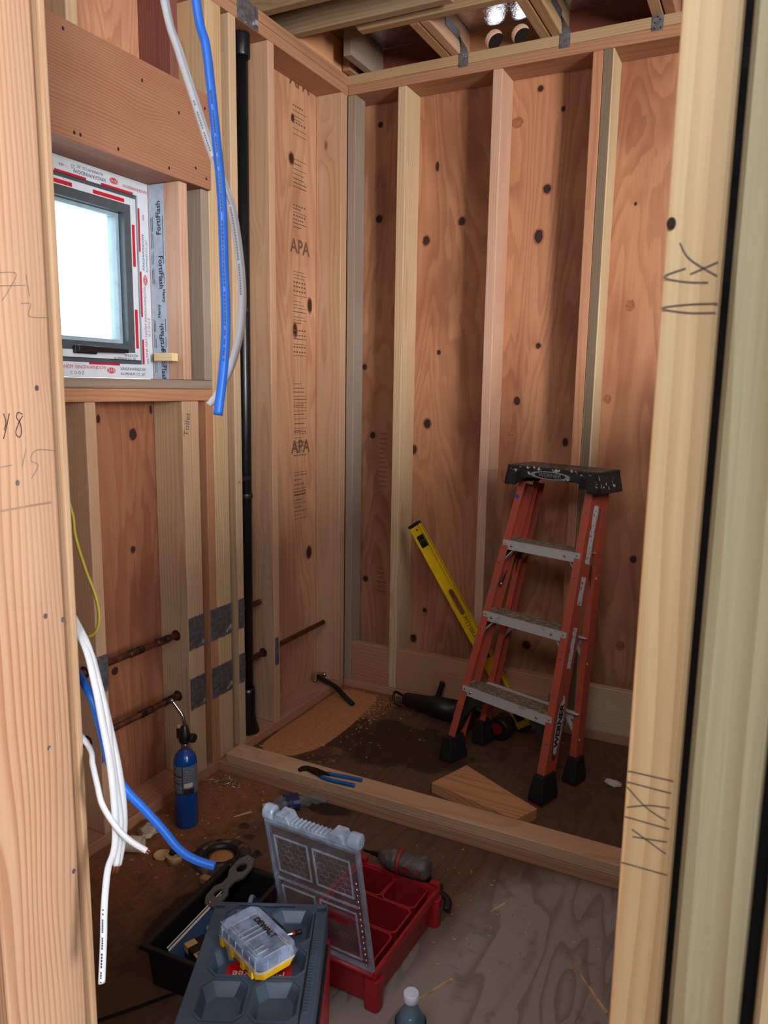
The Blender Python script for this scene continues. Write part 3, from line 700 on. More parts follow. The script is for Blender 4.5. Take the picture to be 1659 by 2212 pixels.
badge(yr, 1.715, UZ, -RY); ft('NHÀ MÁY NHÔM XINGFAWINDOW', .0135, yr - .004, 1.585, UZ, -RY, 'red_ink'); ft('O C O O Z', .012, yr + .010, 1.57, UZ, -RY, 'navy_ink'); ft('XFA', .010, yr, 1.462, UZ, -RY, 'navy_ink')
zl = ZA + .022     # bottom rail
ft('MÁY NHÔM XINGFAWINDOW', .0145, -1.345, zl + .007, RY, UZ, 'red_ink'); ft('C O O Z', .013, -1.355, zl - .010, RY, UZ, 'navy_ink')
badge(-1.225, zl, RY, UZ); ft('XINGFAWINDOW', .0130, -1.135, zl + .006, RY, UZ, 'navy_ink'); ft('ALUMINIUM CO., JSC', .0115, -1.135, zl - .009, RY, UZ, 'navy_ink')
ft('WINDOW', .0125, -1.145, 1.476, RY, UZ, 'navy_ink', FX + .004); ft('ALUMINIUM CO., JSC', .010, -1.17, 1.466, RY, UZ, 'navy_ink', FX + .004)
# flashing tape on the trimmer beside the frame
ft_ = thing('flashing_tape', 'pale blue printed flashing tape on the trimmer beside the window', 'tape', (-.094, -1.0445, 1.406))
b = MB(); b.box((-.031, -.0008, 0), (.031, -.0001, .602)); b.build('film', M['flash_film'], ft_)
for z, up in ((.50, 1), (.335, -1), (.125, 1), (-.0, 0)):
    if up: text('FortiFlash', .026, (.008 if up > 0 else .012, -.0008, z), (0,0,up), (-up,0,0), M['navy_ink'], ft_, bold=.0004)
text('FortiFlash', .026, (.012, -.0008, .045), (0,0,-1), (1,0,0), M['navy_ink'], ft_, bold=.0004)
text('Henry', .016, (.022, -.0008, .262), (0,0,-1), (1,0,0), M['navy_ink'], ft_, bold=.0004); text('Henry', .016, (.0, -.0008, .215), (0,0,1), (-1,0,0), M['navy_ink'], ft_, bold=.0004)
b = MB(); rr = random.Random(5)
for z in (.46, .41, .36, .30, .15, .10, .02):
    for x in (-.024, -.018, .024): b.box((x, -.0014, z), (x + .0012, -.0009, z + rr.uniform(.03, .05)))
b.build('fine_print', M['navy_ink'], ft_)
o = board('wood_shim', 'small pale wood shim stuck out beside the lower window corner', 'shim', (-.10, -1.072, 1.462), (-.02, -1.0455, 1.488), 'cream')

# ================================================================== PIPES
t = thing('vent_pipe', 'tall black plastic vent pipe in the left wall cavity', 'pipe', (-.055, -.655, .02))
b = MB(); b.cyl((0,-.012,.10), (0,.006,2.50), .024); b.build('pipe_run', M['black_pipe'], t)
b = MB(); b.lathe((0,.006,2.49), (0,.006,2.566), [(0,.0305),(.1,.0315),(.9,.0315),(1,.030)]); b.build('top_hub', M['black_pipe'], t)
b = MB(); b.lathe((0,-.012,.0), (0,-.012,.20), [(0,.048),(.12,.046),(.3,.036),(.45,.031),(.9,.031),(1,.0295)]); b.build('bottom_fitting', M['black_pipe'], t)
for z in (.95, 1.63):
    b = MB(); b.lathe((0,-.004,z), (0,-.004,z+.018), [(0,.0255),(.1,.0262),(.9,.0262),(1,.0255)]); b.build('pipe_band', M['dark_metal'], t)
hg = thing('pipe_hanger', 'small grey pipe hanger with a nail, left of the black pipe', 'hanger', (-.02, -.747, 1.045))
b = MB(); b.box((.0, 0, 0), (.012, .055, .014)); b.build('strap', M['dark_metal'], hg, .001)
b = MB(); b.cyl((.006,-.0005,.006), (.03,-.03,.002), .002, n=8); b.build('nail', M['bright_metal'], hg)
GP = 'copper water pipes through the left studs'
def pipe(label, y0, y1, z, couplings):
    t = thing('copper_pipe', label, 'pipe', (-.055, y0, z), 0, GP)
    b = MB(); b.cyl((0,0,0), (0,y1-y0,0), .0108, n=18); b.build('pipe_run', M['copper'], t)
    for y in couplings:
        b = MB(); b.lathe((0,y-y0-.03,0), (0,y-y0+.03,0), [(0,.0118),(.05,.013),(.45,.013),(.5,.0122),(.55,.013),(.95,.013),(1,.0118)], 18); b.build('coupling', M['copper_hot'], t)
pipe('upper copper pipe ending just right of the black pipe', -2.1, -.578, PH, [-1.24, -1.12])
pipe('lower copper pipe running on to the corner stud', -2.1, -.095, PL, [-1.21, -1.10])
GN = 'nail guard plates over the copper pipes'
def guard(label, y0, y1, z, n, h=.116):
    t = thing('guard_plate', label, 'metal plate', (.0006, (y0+y1)/2, z - h/2), 0, GN)
    w = (y1 - y0) / n
    for k in range(n):
        a = y0 + w*k - (y0+y1)/2 + .0007; c = a + w - .0014; b = MB(); rr = random.Random(int(z*1000)+k)
        pts = []; m = 8
        for i in range(m+1): pts.append((0, a + (c-a)*i/m, .004 * (i % 2) * rr.uniform(.5,1)))
        for i in range(m, -1, -1): pts.append((0, a + (c-a)*i/m, h - .004 * (i % 2) * rr.uniform(.5,1)))
        b.prism(pts, (.0014, 0, 0)); b.build('plate', M['galv'], t)
guard('upper guard plate on the stud near the yellow cable', -1.446, -1.408, PH, 1); guard('lower guard plate on the stud near the yellow cable', -1.446, -1.408, PL, 1)
guard('upper guard plates on the doubled cripple studs', -1.055, -.978, PH+.01, 2); guard('lower guard plates on the doubled cripple studs, smeared white', -1.055, -.978, PL+.012, 2)
guard('upper guard plates on the triple studs, smeared white', -.942, -.827, PH+.01, 3); guard('lower guard plates on the triple studs', -.942, -.827, PL+.012, 3)
guard('upper guard plate on the stud beside the black pipe', -.787, -.75, PH+.01, 1); guard('lower guard plate on the stud beside the black pipe', -.787, -.75, PL+.015, 1)
guard('guard plate on the reddish stud right of the black pipe', -.556, -.53, PL+.01, 1)

# ================================================================== CABLES
def cable(name, label, pts, r, mat, flat=1.0, group=None, end=None, up=(0,0,1)):
    t = thing(name, label, 'cable', pts[0], 0, group)
    q = [Vector(p) - Vector(pts[0]) for p in pts]
    b = MB(); b.tube(q, r, 12, 0, flat, 8, up); b.build('sheath', M[mat], t)
    if end:
        d = (q[-1] - q[-2]).normalized()
        b = MB(); s = d.orthogonal().normalized() * r * .4
        for k in (-1, 1): b.cyl(q[-1] - d*.004 + s*k, q[-1] + d*end + s*k, r*.28, n=8)
        b.build('wire_end', M['copper_end'], t)
    return t
GT = 'cables hanging from above'; GQ = 'cable ends by the left stud'
top = lambda p: (p[0]-.03, p[1]+.01, 2.55)
wt = [(.924,-2.108,1.889),(.947,-2.109,1.823),(.972,-2.108,1.757),(.993,-2.108,1.703),(1.013,-2.106,1.655),(1.029,-2.106,1.613),(1.042,-2.11,1.553),(1.05,-2.116,1.498),(1.051,-2.125,1.45),(1.044,-2.136,1.408),(1.033,-2.147,1.377),(1.024,-2.154,1.362)]
cable('electrical_cable', 'white printed cable hanging from above, looping right of the blue one', [(.84,-2.1,2.55),(.88,-2.105,2.1)] + wt, .0046, 'cable_white', 1.0, GT)
cable('electrical_cable', 'second white cable hanging close behind the blue one', [(.86,-2.12,2.55),(.905,-2.115,2.1)] + [(p[0]-.006, p[1]+.012, p[2]+.004) for p in wt[:-1]] + [(1.030,-2.14,1.372)], .0044, 'cable_white', 1.0, GT)
bt = [(1.035,-2.175,1.84),(1.05,-2.177,1.786),(1.061,-2.182,1.731),(1.071,-2.187,1.677),(1.082,-2.193,1.612),(1.091,-2.202,1.536),(1.1,-2.212,1.46),(1.102,-2.221,1.405),(1.101,-2.231,1.353)]
cable('electrical_cable', 'blue cable hanging from above in front of the window header', [(.99,-2.17,2.55),(1.01,-2.172,2.05)] + bt, .0060, 'cable_blue', .9, GT)
bb = [(.0,-1.90,1.02),(.40,-2.02,.97),(.636,-2.092,.935),(.744,-2.132,.903),(.779,-2.142,.855),(.805,-2.148,.794),(.833,-2.143,.755),(.861,-2.135,.727),(.89,-2.126,.695),(.915,-2.119,.666),(.94,-2.11,.65),(.968,-2.097,.64)]
cable('electrical_cable', 'blue cable sticking out from behind the left stud over the floor', bb, .0068, 'cable_blue', .9, GQ)
w1 = [(.0,-1.86,1.08),(.40,-2.02,1.05),(.625,-2.085,1.03),(.741,-2.132,.991),(.781,-2.146,.941),(.802,-2.15,.885),(.814,-2.155,.836),(.826,-2.16,.786),(.839,-2.165,.73),(.843,-2.17,.702),(.843,-2.18,.652)]
cable('electrical_cable', 'white cable from behind the left stud ending in bare wires', w1, .0055, 'cable_white', .9, GQ, .012)
w2 = [(.0,-1.84,1.06),(.36,-1.99,1.02),(.589,-2.062,1.003),(.737,-2.124,.973),(.785,-2.142,.909),(.806,-2.146,.852),(.825,-2.15,.789),(.837,-2.155,.732),(.841,-2.162,.689),(.838,-2.172,.646)]
cable('electrical_cable', 'white cable bowing right behind the other white one, frayed end', w2, .0062, 'cable_white', .8, GQ, .010)
w3 = [(.0,-1.88,1.08),(.40,-2.04,1.05),(.638,-2.10,1.028),(.748,-2.140,.986),(.793,-2.16,.931),(.812,-2.166,.875),(.83,-2.171,.813),(.842,-2.177,.75),(.847,-2.182,.708),(.847,-2.187,.68),(.841,-2.195,.651),(.841,-2.205,.595),(.845,-2.213,.546),(.848,-2.223,.481)]
w3o = cable('electrical_cable', 'long flat white cable hanging lowest beside the left stud', w3, .0056, 'cable_white', .6, GQ)
w4 = [(.0,-1.92,.90),(.45,-2.06,.862),(.686,-2.132,.839),(.762,-2.150,.815),(.789,-2.168,.800),(.813,-2.182,.778),(.832,-2.191,.755),(.854,-2.187,.724),(.874,-2.18,.703),(.899,-2.171,.688)]
cable('electrical_cable', 'short white cable curving right near the floor, steel-grey tip', w4, .0045, 'cable_white', 1.0, GQ, .006)
cable('electrical_cable', 'thin yellow cable hanging in a loop below the window', [(.0,-1.80,1.40),(.18,-1.745,1.27),(.259,-1.735,1.111),(.278,-1.739,1.037),(.305,-1.739,.963),(.33,-1.737,.906),(.342,-1.739,.858),(.34,-1.747,.824),(.324,-1.758,.81),(.299,-1.769,.815),(.22,-1.79,.85),(.0,-1.82,.98)], .0038, 'cable_yellow', 1.0)
# printing along the cables
def print_on(parent, pts, i0, i1, seed, m='ink', w=.0011, off=(0,0,0), dx=.0):
    b = MB(); rr = random.Random(seed); P = spline([Vector(p) for p in pts], 8)[i0*8:i1*8]; base = root_loc(parent)
    view = Vector((1.687,-2.95,1.387))
    for i in range(len(P)-1):
        for k in range(2):
            if rr.random() < .2: continue
            p = P[i].lerp(P[i+1], k/2 + .05); t = (P[i+1]-P[i]).normalized(); n = Vector((.53,-.85,0)); n = (n - t*n.dot(t)).normalized(); s = t.cross(n)
            L = (P[i+1]-P[i]).length * .36
            c = p - base + n * off[0] + s * dx
            q = [c - s*w, c + s*w, c + s*w + t*L, c - s*w + t*L]
            f = b.bm.faces.new([b.bm.verts.new(v) for v in q])
    return b.build('cable_print', M[m], parent)
kids = {o['label']: o for o in COL.objects if o.get('category') == 'cable'}
print_on(kids['white printed cable hanging from above, looping right of the blue one'], [(.84,-2.1,2.55),(.88,-2.105,2.1)] + wt, 4, 9, 2, 'grey_ink', .0009, (.0048,))
print_on(kids['blue cable hanging from above in front of the window header'], [(.99,-2.17,2.55),(1.01,-2.172,2.05)] + bt, 4, 9, 3, 'navy_ink', .0008, (.0063,))
print_on(w3o, w3, 11, 14, 4, 'navy_ink', .0009, (.0058,))

# ================================================================== STEPLADDER
# local frame: x across, y towards the back wall, z up; front feet on y = 0
LAD = thing('stepladder', 'orange fibreglass stepladder with aluminium steps and black top cap', 'ladder', (.8975, -.5345, 0), math.atan2(-.317, .948))
def rail(p0, p1, side, web, fl, t, nm, parent, facing=1):
    """C-channel along p0-p1; web on the outside, flanges turned inwards"""
    p0, p1 = Vector(p0), Vector(p1); X = Vector((side, 0, 0)); d = (p1-p0).normalized(); Yv = (Vector((0,1,0)) - d * d.y).normalized()
    sec = [(0,0),(0,web),(-fl,web),(-fl,web-t),(-t,web-t),(-t,t),(-fl,t),(-fl,0)]
    b = MB(); b.loft([[p + X*a + Yv*c*facing for a, c in sec] for p in (p0, p1)]); return b.build(nm, M['fibreglass'], parent, .0012)
HB, HT = .219, .158; ZT = 1.05; LEAN = .34
def fx(z): return HB + (HT-HB)*z/ZT
def fy(z): return LEAN * z / ZT
def ry(z): return .205 + (.425-.205)*z/ZT
def rx(z): return .224 + (.150-.224)*z/ZT
fr = {}; rr_ = {}
for s in (-1, 1):
    fr[s] = rail((s*fx(.045), fy(.045), .045), (s*fx(ZT), fy(ZT), ZT), s, .068, .03, .005, 'front_rail', LAD)
    rr_[s] = rail((s*rx(.045), ry(.045), .045), (s*rx(ZT-.01), ry(ZT-.01), ZT-.01), s, .045, .026, .004, 'rear_rail', LAD)
# boots
def boot(x, y, zt, s, w, dpt):
    b = MB()
    def lp(z, gx, gy0, gy1): return [(x - s*(w+gx), y-gy0, z), (x + s*.004 + s*gx*.6, y-gy0, z), (x + s*.004 + s*gx*.6, y+dpt+gy1, z), (x - s*(w+gx), y+dpt+gy1, z)]
    b.loft([lp(.006,.016,.014,.014), lp(.022,.016,.014,.014), lp(.10,.004,.003,.004)]); o = b.build('boot', M['boot_black'], LAD, .003)
    b = MB(); b.box((x - s*(w+.013) if s > 0 else x - s*.016, y-.012, 0), (x + s*.012 if s > 0 else x - s*(w+.013), y+dpt+.012, .0065)); b.build('boot_pad', M['driver_red'], o)
for s in (-1, 1):
    boot(s*fx(.045), fy(.045), .11, s, .03, .070); boot(s*rx(.045), ry(.045), .11, s, .026, .047)
# steps with ribbed treads, rivets and braces
for zs, br in ((.285, False), (.562, True), (.828, True)):
    hw = fx(zs) - .006; y0 = fy(zs) - .006
    b = MB()
    b.box((-hw, y0, zs-.034), (hw, y0+.002, zs+.001)); b.box((-hw, y0, zs-.001), (hw, y0+.082, zs+.001)); b.box((-hw, y0+.080, zs-.026), (hw, y0+.082, zs+.001))
    st = b.build('step', M['ladder_alu'], LAD, .0008)
    b = MB()
    for k in range(9): b.box((-hw+.008, y0+.006+k*.0085, zs+.0011), (hw-.008, y0+.0105+k*.0085, zs+.0032))
    b.build('tread', M['tread'], st)
    b = MB()
    for x in (-hw+.04, hw-.06): b.lathe((x, y0-.0002, zs-.017), (x, y0-.004, zs-.017), [(0,.0058),(.7,.005),(1,.002)], 14)
    for s in (-1, 1):
        for dz in (-.006, -.024): b.lathe((s*(hw-.012), y0+.004, zs+dz-.003), (s*(hw-.012), y0-.0015, zs+dz-.003), [(0,.0048),(.7,.0042),(1,.002)], 12)
    b.build('rivet', M['bright_metal'], st)
    if br:
        for s in (-1, 1):
            b = MB(); a = Vector((s*(hw-.058), y0+.012, zs-.02)); c = Vector((s*(fx(zs-.085)-.008), fy(zs-.085)+.010, zs-.088))
            n = Vector((0,.022,0)); up = Vector((.002*s, 0, .002))
            b.loft([[a, a+n, a+n+up, a+up], [c, c+n, c+n+up, c+up]]); b.build('step_brace', M['ladder_alu'], LAD)
# black knee braces under the lowest step
for s in (-1, 1):
    prof = [(.0,.0),(.095,.0),(.10,-.012),(.06,-.035),(.032,-.075),(.018,-.13),(.0,-.16)]
    x0 = fx(.25) - .006; b = MB()
    pts = [(s*(x0 + (fx(.25+dz)-fx(.25))*.9 - dx), fy(.25+dz)+.014, .25+dz) for dx, dz in prof]
    b.prism(pts, (0, .035, 0)); b.build('knee_brace', M['boot_black'], LAD, .002)
# rear horizontals
for z, m in ((.235,'ladder_alu'), (.50,'ladder_alu'), (.80,'ladder_alu')):
    w = rx(z) - .004; y = ry(z) + .01; b = MB()
    b.box((-w, y, z-.016), (w, y+.002, z+.016)); b.box((-w, y-.022, z+.014), (w, y+.002, z+.016)); o = b.build('rear_brace', M[m], LAD)
    for s in (-1, 1):
        b = MB(); a = Vector((s*(w-.06), y-.004, z-.012)); c = Vector((s*(rx(z-.075)-.008), ry(z-.075)+.008, z-.085)); n = Vector((0,.002,0)); up = Vector((s*.014,0,.008))
        b.loft([[a, a+n, a+n+up, a+up], [c, c+n, c+n+up, c+up]]); b.build('brace_strap', M['ladder_alu'], o)
# spreaders, folded
for s in (-1, 1):
    a = Vector((s*(fx(.68)-.012), fy(.68)+.045, .655)); m_ = Vector((s*(fx(.74)-.024), fy(.78)+.105, .775)); c = Vector((s*(rx(.68)-.012), ry(.68)+.01, .66))
    for p, q in ((a, m_), (m_, c)):
        d = (q-p); b = MB(); n = Vector((s*.003,0,0)); w = d.normalized().cross(Vector((1,0,0))).normalized()*.009
        b.loft([[p-w, p+w, p+w+n, p-w+n], [q-w, q+w, q+w+n, q-w+n]]); o = b.build('spreader', M['brown_steel'], LAD, .001)
        b = MB(); b.cyl(p-n*2, p+n*2, .008, n=12); b.build('pivot', M['bright_metal'], o)
# top cap
cap_c = .392
def cp(x, y, z): return (x, cap_c + y, z)
b = MB(); hw = .192
front = [(-hw-.012,1.035),(-hw+.038,1.035),(-hw+.062,1.058),(-hw+.085,1.068),(hw-.085,1.068),(hw-.062,1.058),(hw-.038,1.035),(hw+.012,1.035),(hw-.004,1.108),(-hw+.004,1.108)]
b.prism([cp(x,-.088,z) for x, z in front], (0,.012,0))
b.prism([cp(x,.062,z) for x, z in front], (0,.012,0))
for s in (-1, 1):
    b.hexa([cp(s*(hw+.012),-.088,1.035), cp(s*(hw+.012),.074,1.035), cp(s*(hw),.074,1.035), cp(s*(hw),-.088,1.035)], [cp(s*(hw-.004),-.088,1.108), cp(s*(hw-.004),.074,1.108), cp(s*(hw-.016),.074,1.108), cp(s*(hw-.016),-.088,1.108)])
b.box(cp(-hw+.003,-.089,1.098), cp(hw-.003,.075,1.1125))
topcap = b.build('top_cap', M['cap_black'], LAD, .004)
b = MB(); c = Vector(cp(0,-.0884,1.084)); n_ = Vector((0,-1,0))
b.disc(c + n_*.0006, n_, .084, .0150, mi=1, n=36); b.disc(c + n_*.0010, n_, .066, .0118, mi=0, n=36)
b.build('cap_badge', [M['black'], M['spool_grey']], topcap, recalc=False)
text('WERNER', .021, c + n_*.0010, (1,0,0), (0,0,1), M['spool_grey'], topcap, sx=1.15)
for x in (-.135, .135):
    b = MB(); b.prism([cp(x-.014,-.0885,1.048), cp(x+.014,-.0885,1.048), cp(x+.010,-.0885,1.09), cp(x-.010,-.0885,1.09)], (0,-.0025,0)); b.build('cap_rib', M['black'], topcap, .001)
# stickers on the outer face of the right front rail
def web_pt(z, v):   # point on the right web, v across it from the front edge
    d = (Vector((fx(ZT), fy(ZT), ZT)) - Vector((fx(0), 0, 0))).normalized(); Yv = (Vector((0,1,0)) - d*d.y).normalized()
    return Vector((fx(z), fy(z), z)) + Yv*v
def patch(z0, z1, v0, v1, m, nm, ragged=0.0, seed=1):
    rg = random.Random(seed); n = 10; off = Vector((.0012, 0, 0)); L = [web_pt(z0 + (z1-z0)*i/n, v0 + rg.uniform(0, ragged)) + off for i in range(n+1)]; R_ = [web_pt(z0 + (z1-z0)*i/n, v1 - rg.uniform(0, ragged)) + off for i in range(n+1)]
    b = MB()
    for i in range(n): b.bm.faces.new([b.bm.verts.new(p) for p in (L[i], R_[i], R_[i+1], L[i+1])])
    bmesh.ops.remove_doubles(b.bm, verts=b.bm.verts, dist=1e-5)
    return b.build(nm, M[m], fr[1])
patch(.80, 1.0, .022, .056, 'sticker', 'sticker', .004, 1); patch(.66, .755, .018, .05, 'sticker', 'sticker', .002, 2); patch(.45, .585, .022, .05, 'sticker', 'sticker', .004, 3)
d_r = (web_pt(.5,0) - web_pt(.3,0)).normalized(); y_r = (web_pt(.3,.05)-web_pt(.3,0)).normalized()
def oval(zc, rz, ry_, m, lift):
    c = web_pt(zc, .038) + Vector((lift, 0, 0)); b = MB(); vs = [b.bm.verts.new(c + d_r*math.sin(2*PI*i/40)*rz + y_r*math.cos(2*PI*i/40)*ry_) for i in range(40)]; b.bm.faces.new(vs)
    return b.build('sticker', M[m], fr[1])
oval(.255, .112, .0225, 'navy_ink', .0010); oval(.262, .104, .0205, 'sticker', .0013)
text('WERNER', .034, web_pt(.262,.038) + Vector((.0014,0,0)), d_r, y_r * -1, M['ink'], fr[1], sx=1.08, bold=.0016)
b = MB(); p = Vector((-fx(.985)-.0003, fy(.985)-.0006, .985)); b.box(p + Vector((.004,0,-.012)), p + Vector((.020,.0004,.012))); b.build('tape_scrap', M['tape_blue'], fr[-1])
b = MB()
for s in (-1, 1):
    for z in (.475, .50, .745, .20): b.lathe((s*(fx(z)-.014), fy(z)+.002, z), (s*(fx(z)-.014), fy(z)-.003, z), [(0,.0045),(.7,.004),(1,.002)], 12)
b.build('rail_rivet', M['brass'], LAD)

# ================================================================== LEVEL leaning on the studs
LV = thing('spirit_level', 'long yellow spirit level leaning on the back wall studs', 'level', (.905, -.068, .012), 0)
top_p = Vector((.352, -.0135, .812)) - Vector(LV.location); L = top_p.length
dz = top_p.normalized(); dn = Vector((0,-1,0)); dn = (dn - dz*dn.dot(dz)).normalized(); dx = dz.cross(dn) * -1
def lv(a, t, h): return dx*a + dn*t + dz*h
W2, T2 = .028, .011
def obround(h0, h1, hw, n=8):
    o = [(hw*math.cos(PI*i/n), h1-hw+hw*math.sin(PI*i/n)) for i in range(n+1)] + [(-hw*math.cos(PI*i/n), h0+hw-hw*math.sin(PI*i/n)) for i in range(n+1)]
    return o
holes = [obround(h0, h1, .013) for h0, h1 in ((.12,.24), (L*.545, L*.67))]
b = MB(); b.plate([lv(-W2, .004, .012), lv(W2, .004, .012), lv(W2, .004, L-.012), lv(-W2, .004, L-.012)], [[lv(a, .004, h) for a, h in hl] for hl in holes], dn * -.008)
for s in (-1, 1): b.loft([[lv(s*W2, T2, h), lv(s*(W2-.005), T2, h), lv(s*(W2-.005), -T2, h), lv(s*W2, -T2, h)] for h in (.012, L-.012)])
b.build('body', M['level_yellow'], LV)
for h0 in (0, L-.014):
    b = MB(); b.loft([[lv(-W2-.001, -T2-.001, h), lv(W2+.001, -T2-.001, h), lv(W2+.001, T2+.001, h), lv(-W2-.001, T2+.001, h)] for h in (h0, h0+.014)]); b.build('end_cap', M['level_dark'], LV, .001)
for hc in (L-.085, L*.365, .07):
    b = MB(); b.loft([[lv(-.018, t, hc-.028), lv(.018, t, hc-.028), lv(.018, t, hc+.028), lv(-.018, t, hc+.028)] for t in (.0045, .0085)]); v = b.build('vial_housing', M['level_dark'], LV, .003)
    b = MB(); b.cyl(lv(-.012, .0095, hc), lv(.012, .0095, hc), .0055, n=12); b.build('vial', M['clear'], v)
text('PITTSBURGH', .025, lv(0, .0042, L*.463), dz*-1, dx*-1 if (dz*-1).cross(dx*-1).dot(dn) > 0 else dx, M['ink'], LV, lift=.0004)
b = MB(); b.loft([[lv(-.006, t, L-.035), lv(.006, t, L-.035), lv(0, t, L-.024)] for t in (.0043, .0047)]); b.build('arrow_mark', M['ink'], LV)

# ================================================================== TOOLS AND SCRAPS ON THE FLOOR
# torch
t = thing('blow_torch', 'blue gas blow torch standing on the floor by the left wall', 'torch', (.132, -1.235, 0))
b = MB(); b.lathe((0,0,0), (0,0,.262), [(0,.032),(.01,.0345),(.03,.0365),(.80,.0365),(.85,.0358),(.90,.032),(.95,.022),(.98,.012),(1,.010)], 40); cyl = b.build('gas_cylinder', M['torch_blue'], t)
n = N('torch_label'); P = n.add('ShaderNodeTexCoord').outputs['Object']; sp = n.add('ShaderNodeSeparateXYZ'); n.link(P, sp.inputs[0])
cb = n.add('ShaderNodeCombineXYZ'); n.link(n.math('MULTIPLY', sp.outputs[0], 900), cb.inputs[0]); n.link(n.math('MULTIPLY', sp.outputs[1], 900), cb.inputs[1]); n.link(n.math('MULTIPLY', sp.outputs[2], 330), cb.inputs[2])
ln = n.step(n.noise(cb.outputs[0], 1.0, 1).outputs[0], .5, .58); rows = n.step(n.math('FRACT', n.math('MULTIPLY', sp.outputs[2], 260)), .35, .5)
M['torch_label'] = n.done(n.bsdf(n.mix(n.math('MULTIPLY', ln, rows), rgb(78, 84, 96), rgb(176, 182, 194)), .4))
b = MB(); b.lathe((0,0,.118), (0,0,.212), [(0,.0368),(1,.0368)], 40, caps=(False, False)); lb = b.build('cylinder_label', M['torch_label'], t)
b = MB()
for a0, a1, z0_, z1_ in ((-1.15,-1.08,.118,.212), (-1.05,-.1,.118,.138), (-2.6,-1.15,.118,.122), (-2.6,-1.15,.178,.181), (-2.6,-1.15,.155,.157)):
    m_ = 8; b.loft([[(.037*math.cos(a0+(a1-a0)*i/m_), .037*math.sin(a0+(a1-a0)*i/m_), z) for i in range(m_+1)] for z in (z0_, z1_)], caps=(False,False), closed=False)
b.build('label_band', M['ink'], lb)
b = MB(); m_=8; b.loft([[(.0371*math.cos(-1.0+.75*i/m_), .0371*math.sin(-1.0+.75*i/m_), z) for i in range(m_+1)] for z in (.143, .157)], caps=(False,False), closed=False); b.build('label_stripe', M['paper'], lb)
b = MB(); b.lathe((0,0,.257), (0,0,.277), [(0,.0115),(.15,.0125),(.85,.0125),(1,.0115)], 20); b.build('collar', M['brass'], t)
b = MB(); b.lathe((0,0,.275), (0,0,.335), [(0,.012),(.15,.019),(.5,.0185),(.8,.013),(1,.0095)], 20); b.box((-.026,-.009,.288), (-.008,.009,.322)); head = b.build('torch_head', M['black'], t, .002)
b = MB(); b.box((-.0255,-.006,.3225), (-.013,.006,.331)); b.build('trigger', M['cream'], head, .001)
b = MB(); b.cyl((.014,0,.300), (.026,0,.300), .005, n=12); b.lathe((.026,0,.300), (.040,0,.300), [(0,.013),(.1,.0145),(.9,.0145),(1,.013)], 10); b.build('valve_knob', M['black'], t)
b = MB(); b.tube([(0,0,.330),(-.001,0,.352),(-.008,-.002,.372),(-.022,-.005,.390),(-.040,-.009,.412)], .0055, 14, sub=6); b.lathe((-.036,-.008,.407), (-.044,-.0098,.417), [(0,.0062),(1,.0062)], 14); b.build('burn_tube', M['bright_metal'], t)

# pliers on the curb
t = thing('slip_joint_pliers', 'slip-joint pliers with blue grips lying on the curb', 'pliers', (.46, -.89, .0772), 0)
def pl(x, y, z=0): return (x - .46, y + .89, z)
b = MB(); b.prism([pl(.335,-.902),(pl(.338,-.880)),pl(.352,-.868),pl(.392,-.866),pl(.43,-.874),pl(.452,-.873),pl(.455,-.882),pl(.43,-.886),pl(.385,-.889),pl(.365,-.889),pl(.352,-.897),pl(.347,-.908)], (0,0,.009)); b.build('upper_jaw', M['steel_dark'], t, .0015)
b = MB(); b.prism([pl(.372,-.893,.002),pl(.40,-.885,.002),pl(.425,-.892,.002),pl(.447,-.908,.002),pl(.443,-.916,.002),pl(.415,-.905,.002),pl(.39,-.899,.002)], (0,0,.010)); b.build('lower_jaw', M['steel_dark'], t, .0015)
b = MB(); b.cyl(pl(.402,-.884,.009), pl(.402,-.884,.014), .008, n=14); b.build('pivot_bolt', M['steel_dark'], t)
b = MB(); b.tube([pl(.442,-.877,.006), pl(.475,-.874,.006), pl(.52,-.867,.006), pl(.566,-.861,.006)], .0065, 12); b.build('grip', M['grip_blue'], t)
b = MB(); b.tube([pl(.436,-.909,.007), pl(.47,-.913,.007), pl(.52,-.909,.007), pl(.562,-.905,.007)], .0065, 12); b.build('grip', M['grip_blue'], t)

# hammer in the corner
t = thing('claw_hammer', 'hammer with a long black handle lying in the sawdust corner', 'hammer', (.04, -.14, 0))
b = MB(); b.tube([(-.125,.050,.056), (-.02,.012,.050), (.06,-.028,.030), (.120,-.058,.015)], .0125, 12, flat=.75); b.build('handle', M['black'], t)
b = MB(); b.tube([(-.118,.014,.048), (-.132,.030,.066), (-.134,.052,.070), (-.122,.082,.060)], .0095, 10); b.lathe((-.1225,.080,.060), (-.108,.104,.052), [(0,.010),(.3,.013),(1,.013)], 14); b.build('head', M['bright_metal'], t)

# reciprocating saw behind the ladder
t = thing('power_saw', 'black and red power saw lying on the floor behind the stepladder', 'power tool', (.56, -.13, 0), math.atan2(-.045, .42))
b = MB(); b.lathe((-.19,0,.052), (.07,0,.058), [(0,.024),(.05,.030),(.45,.036),(.6,.044),(1,.047)], 24); b.build('gear_case', M['black'], t)
b = MB(); b.lathe((.07,0,.058), (.15,0,.058), [(0,.047),(.1,.050),(.9,.048),(1,.04)], 24); b.build('motor_housing', M['red_dark'], t)
b = MB(); b.tube([(.13,0,.09),(.19,-.01,.085),(.235,-.015,.055),(.225,-.012,.025),(.16,-.004,.022)], .019, 12); b.build('handle', M['black'], t)
b = MB(); b.lathe((.275,-.05,.052), (.275,.03,.052), [(0,.035),(.1,.046),(.9,.046),(1,.038)], 24); b.box((.215,-.045,.005), (.285,.028,.05)); bt_ = b.build('battery', M['black'], t, .004)
b = MB(); b.disc((.268,-.0508,.055), (0,-1,0), .024, .024); b.build('battery_badge', M['red_dark'], bt_)
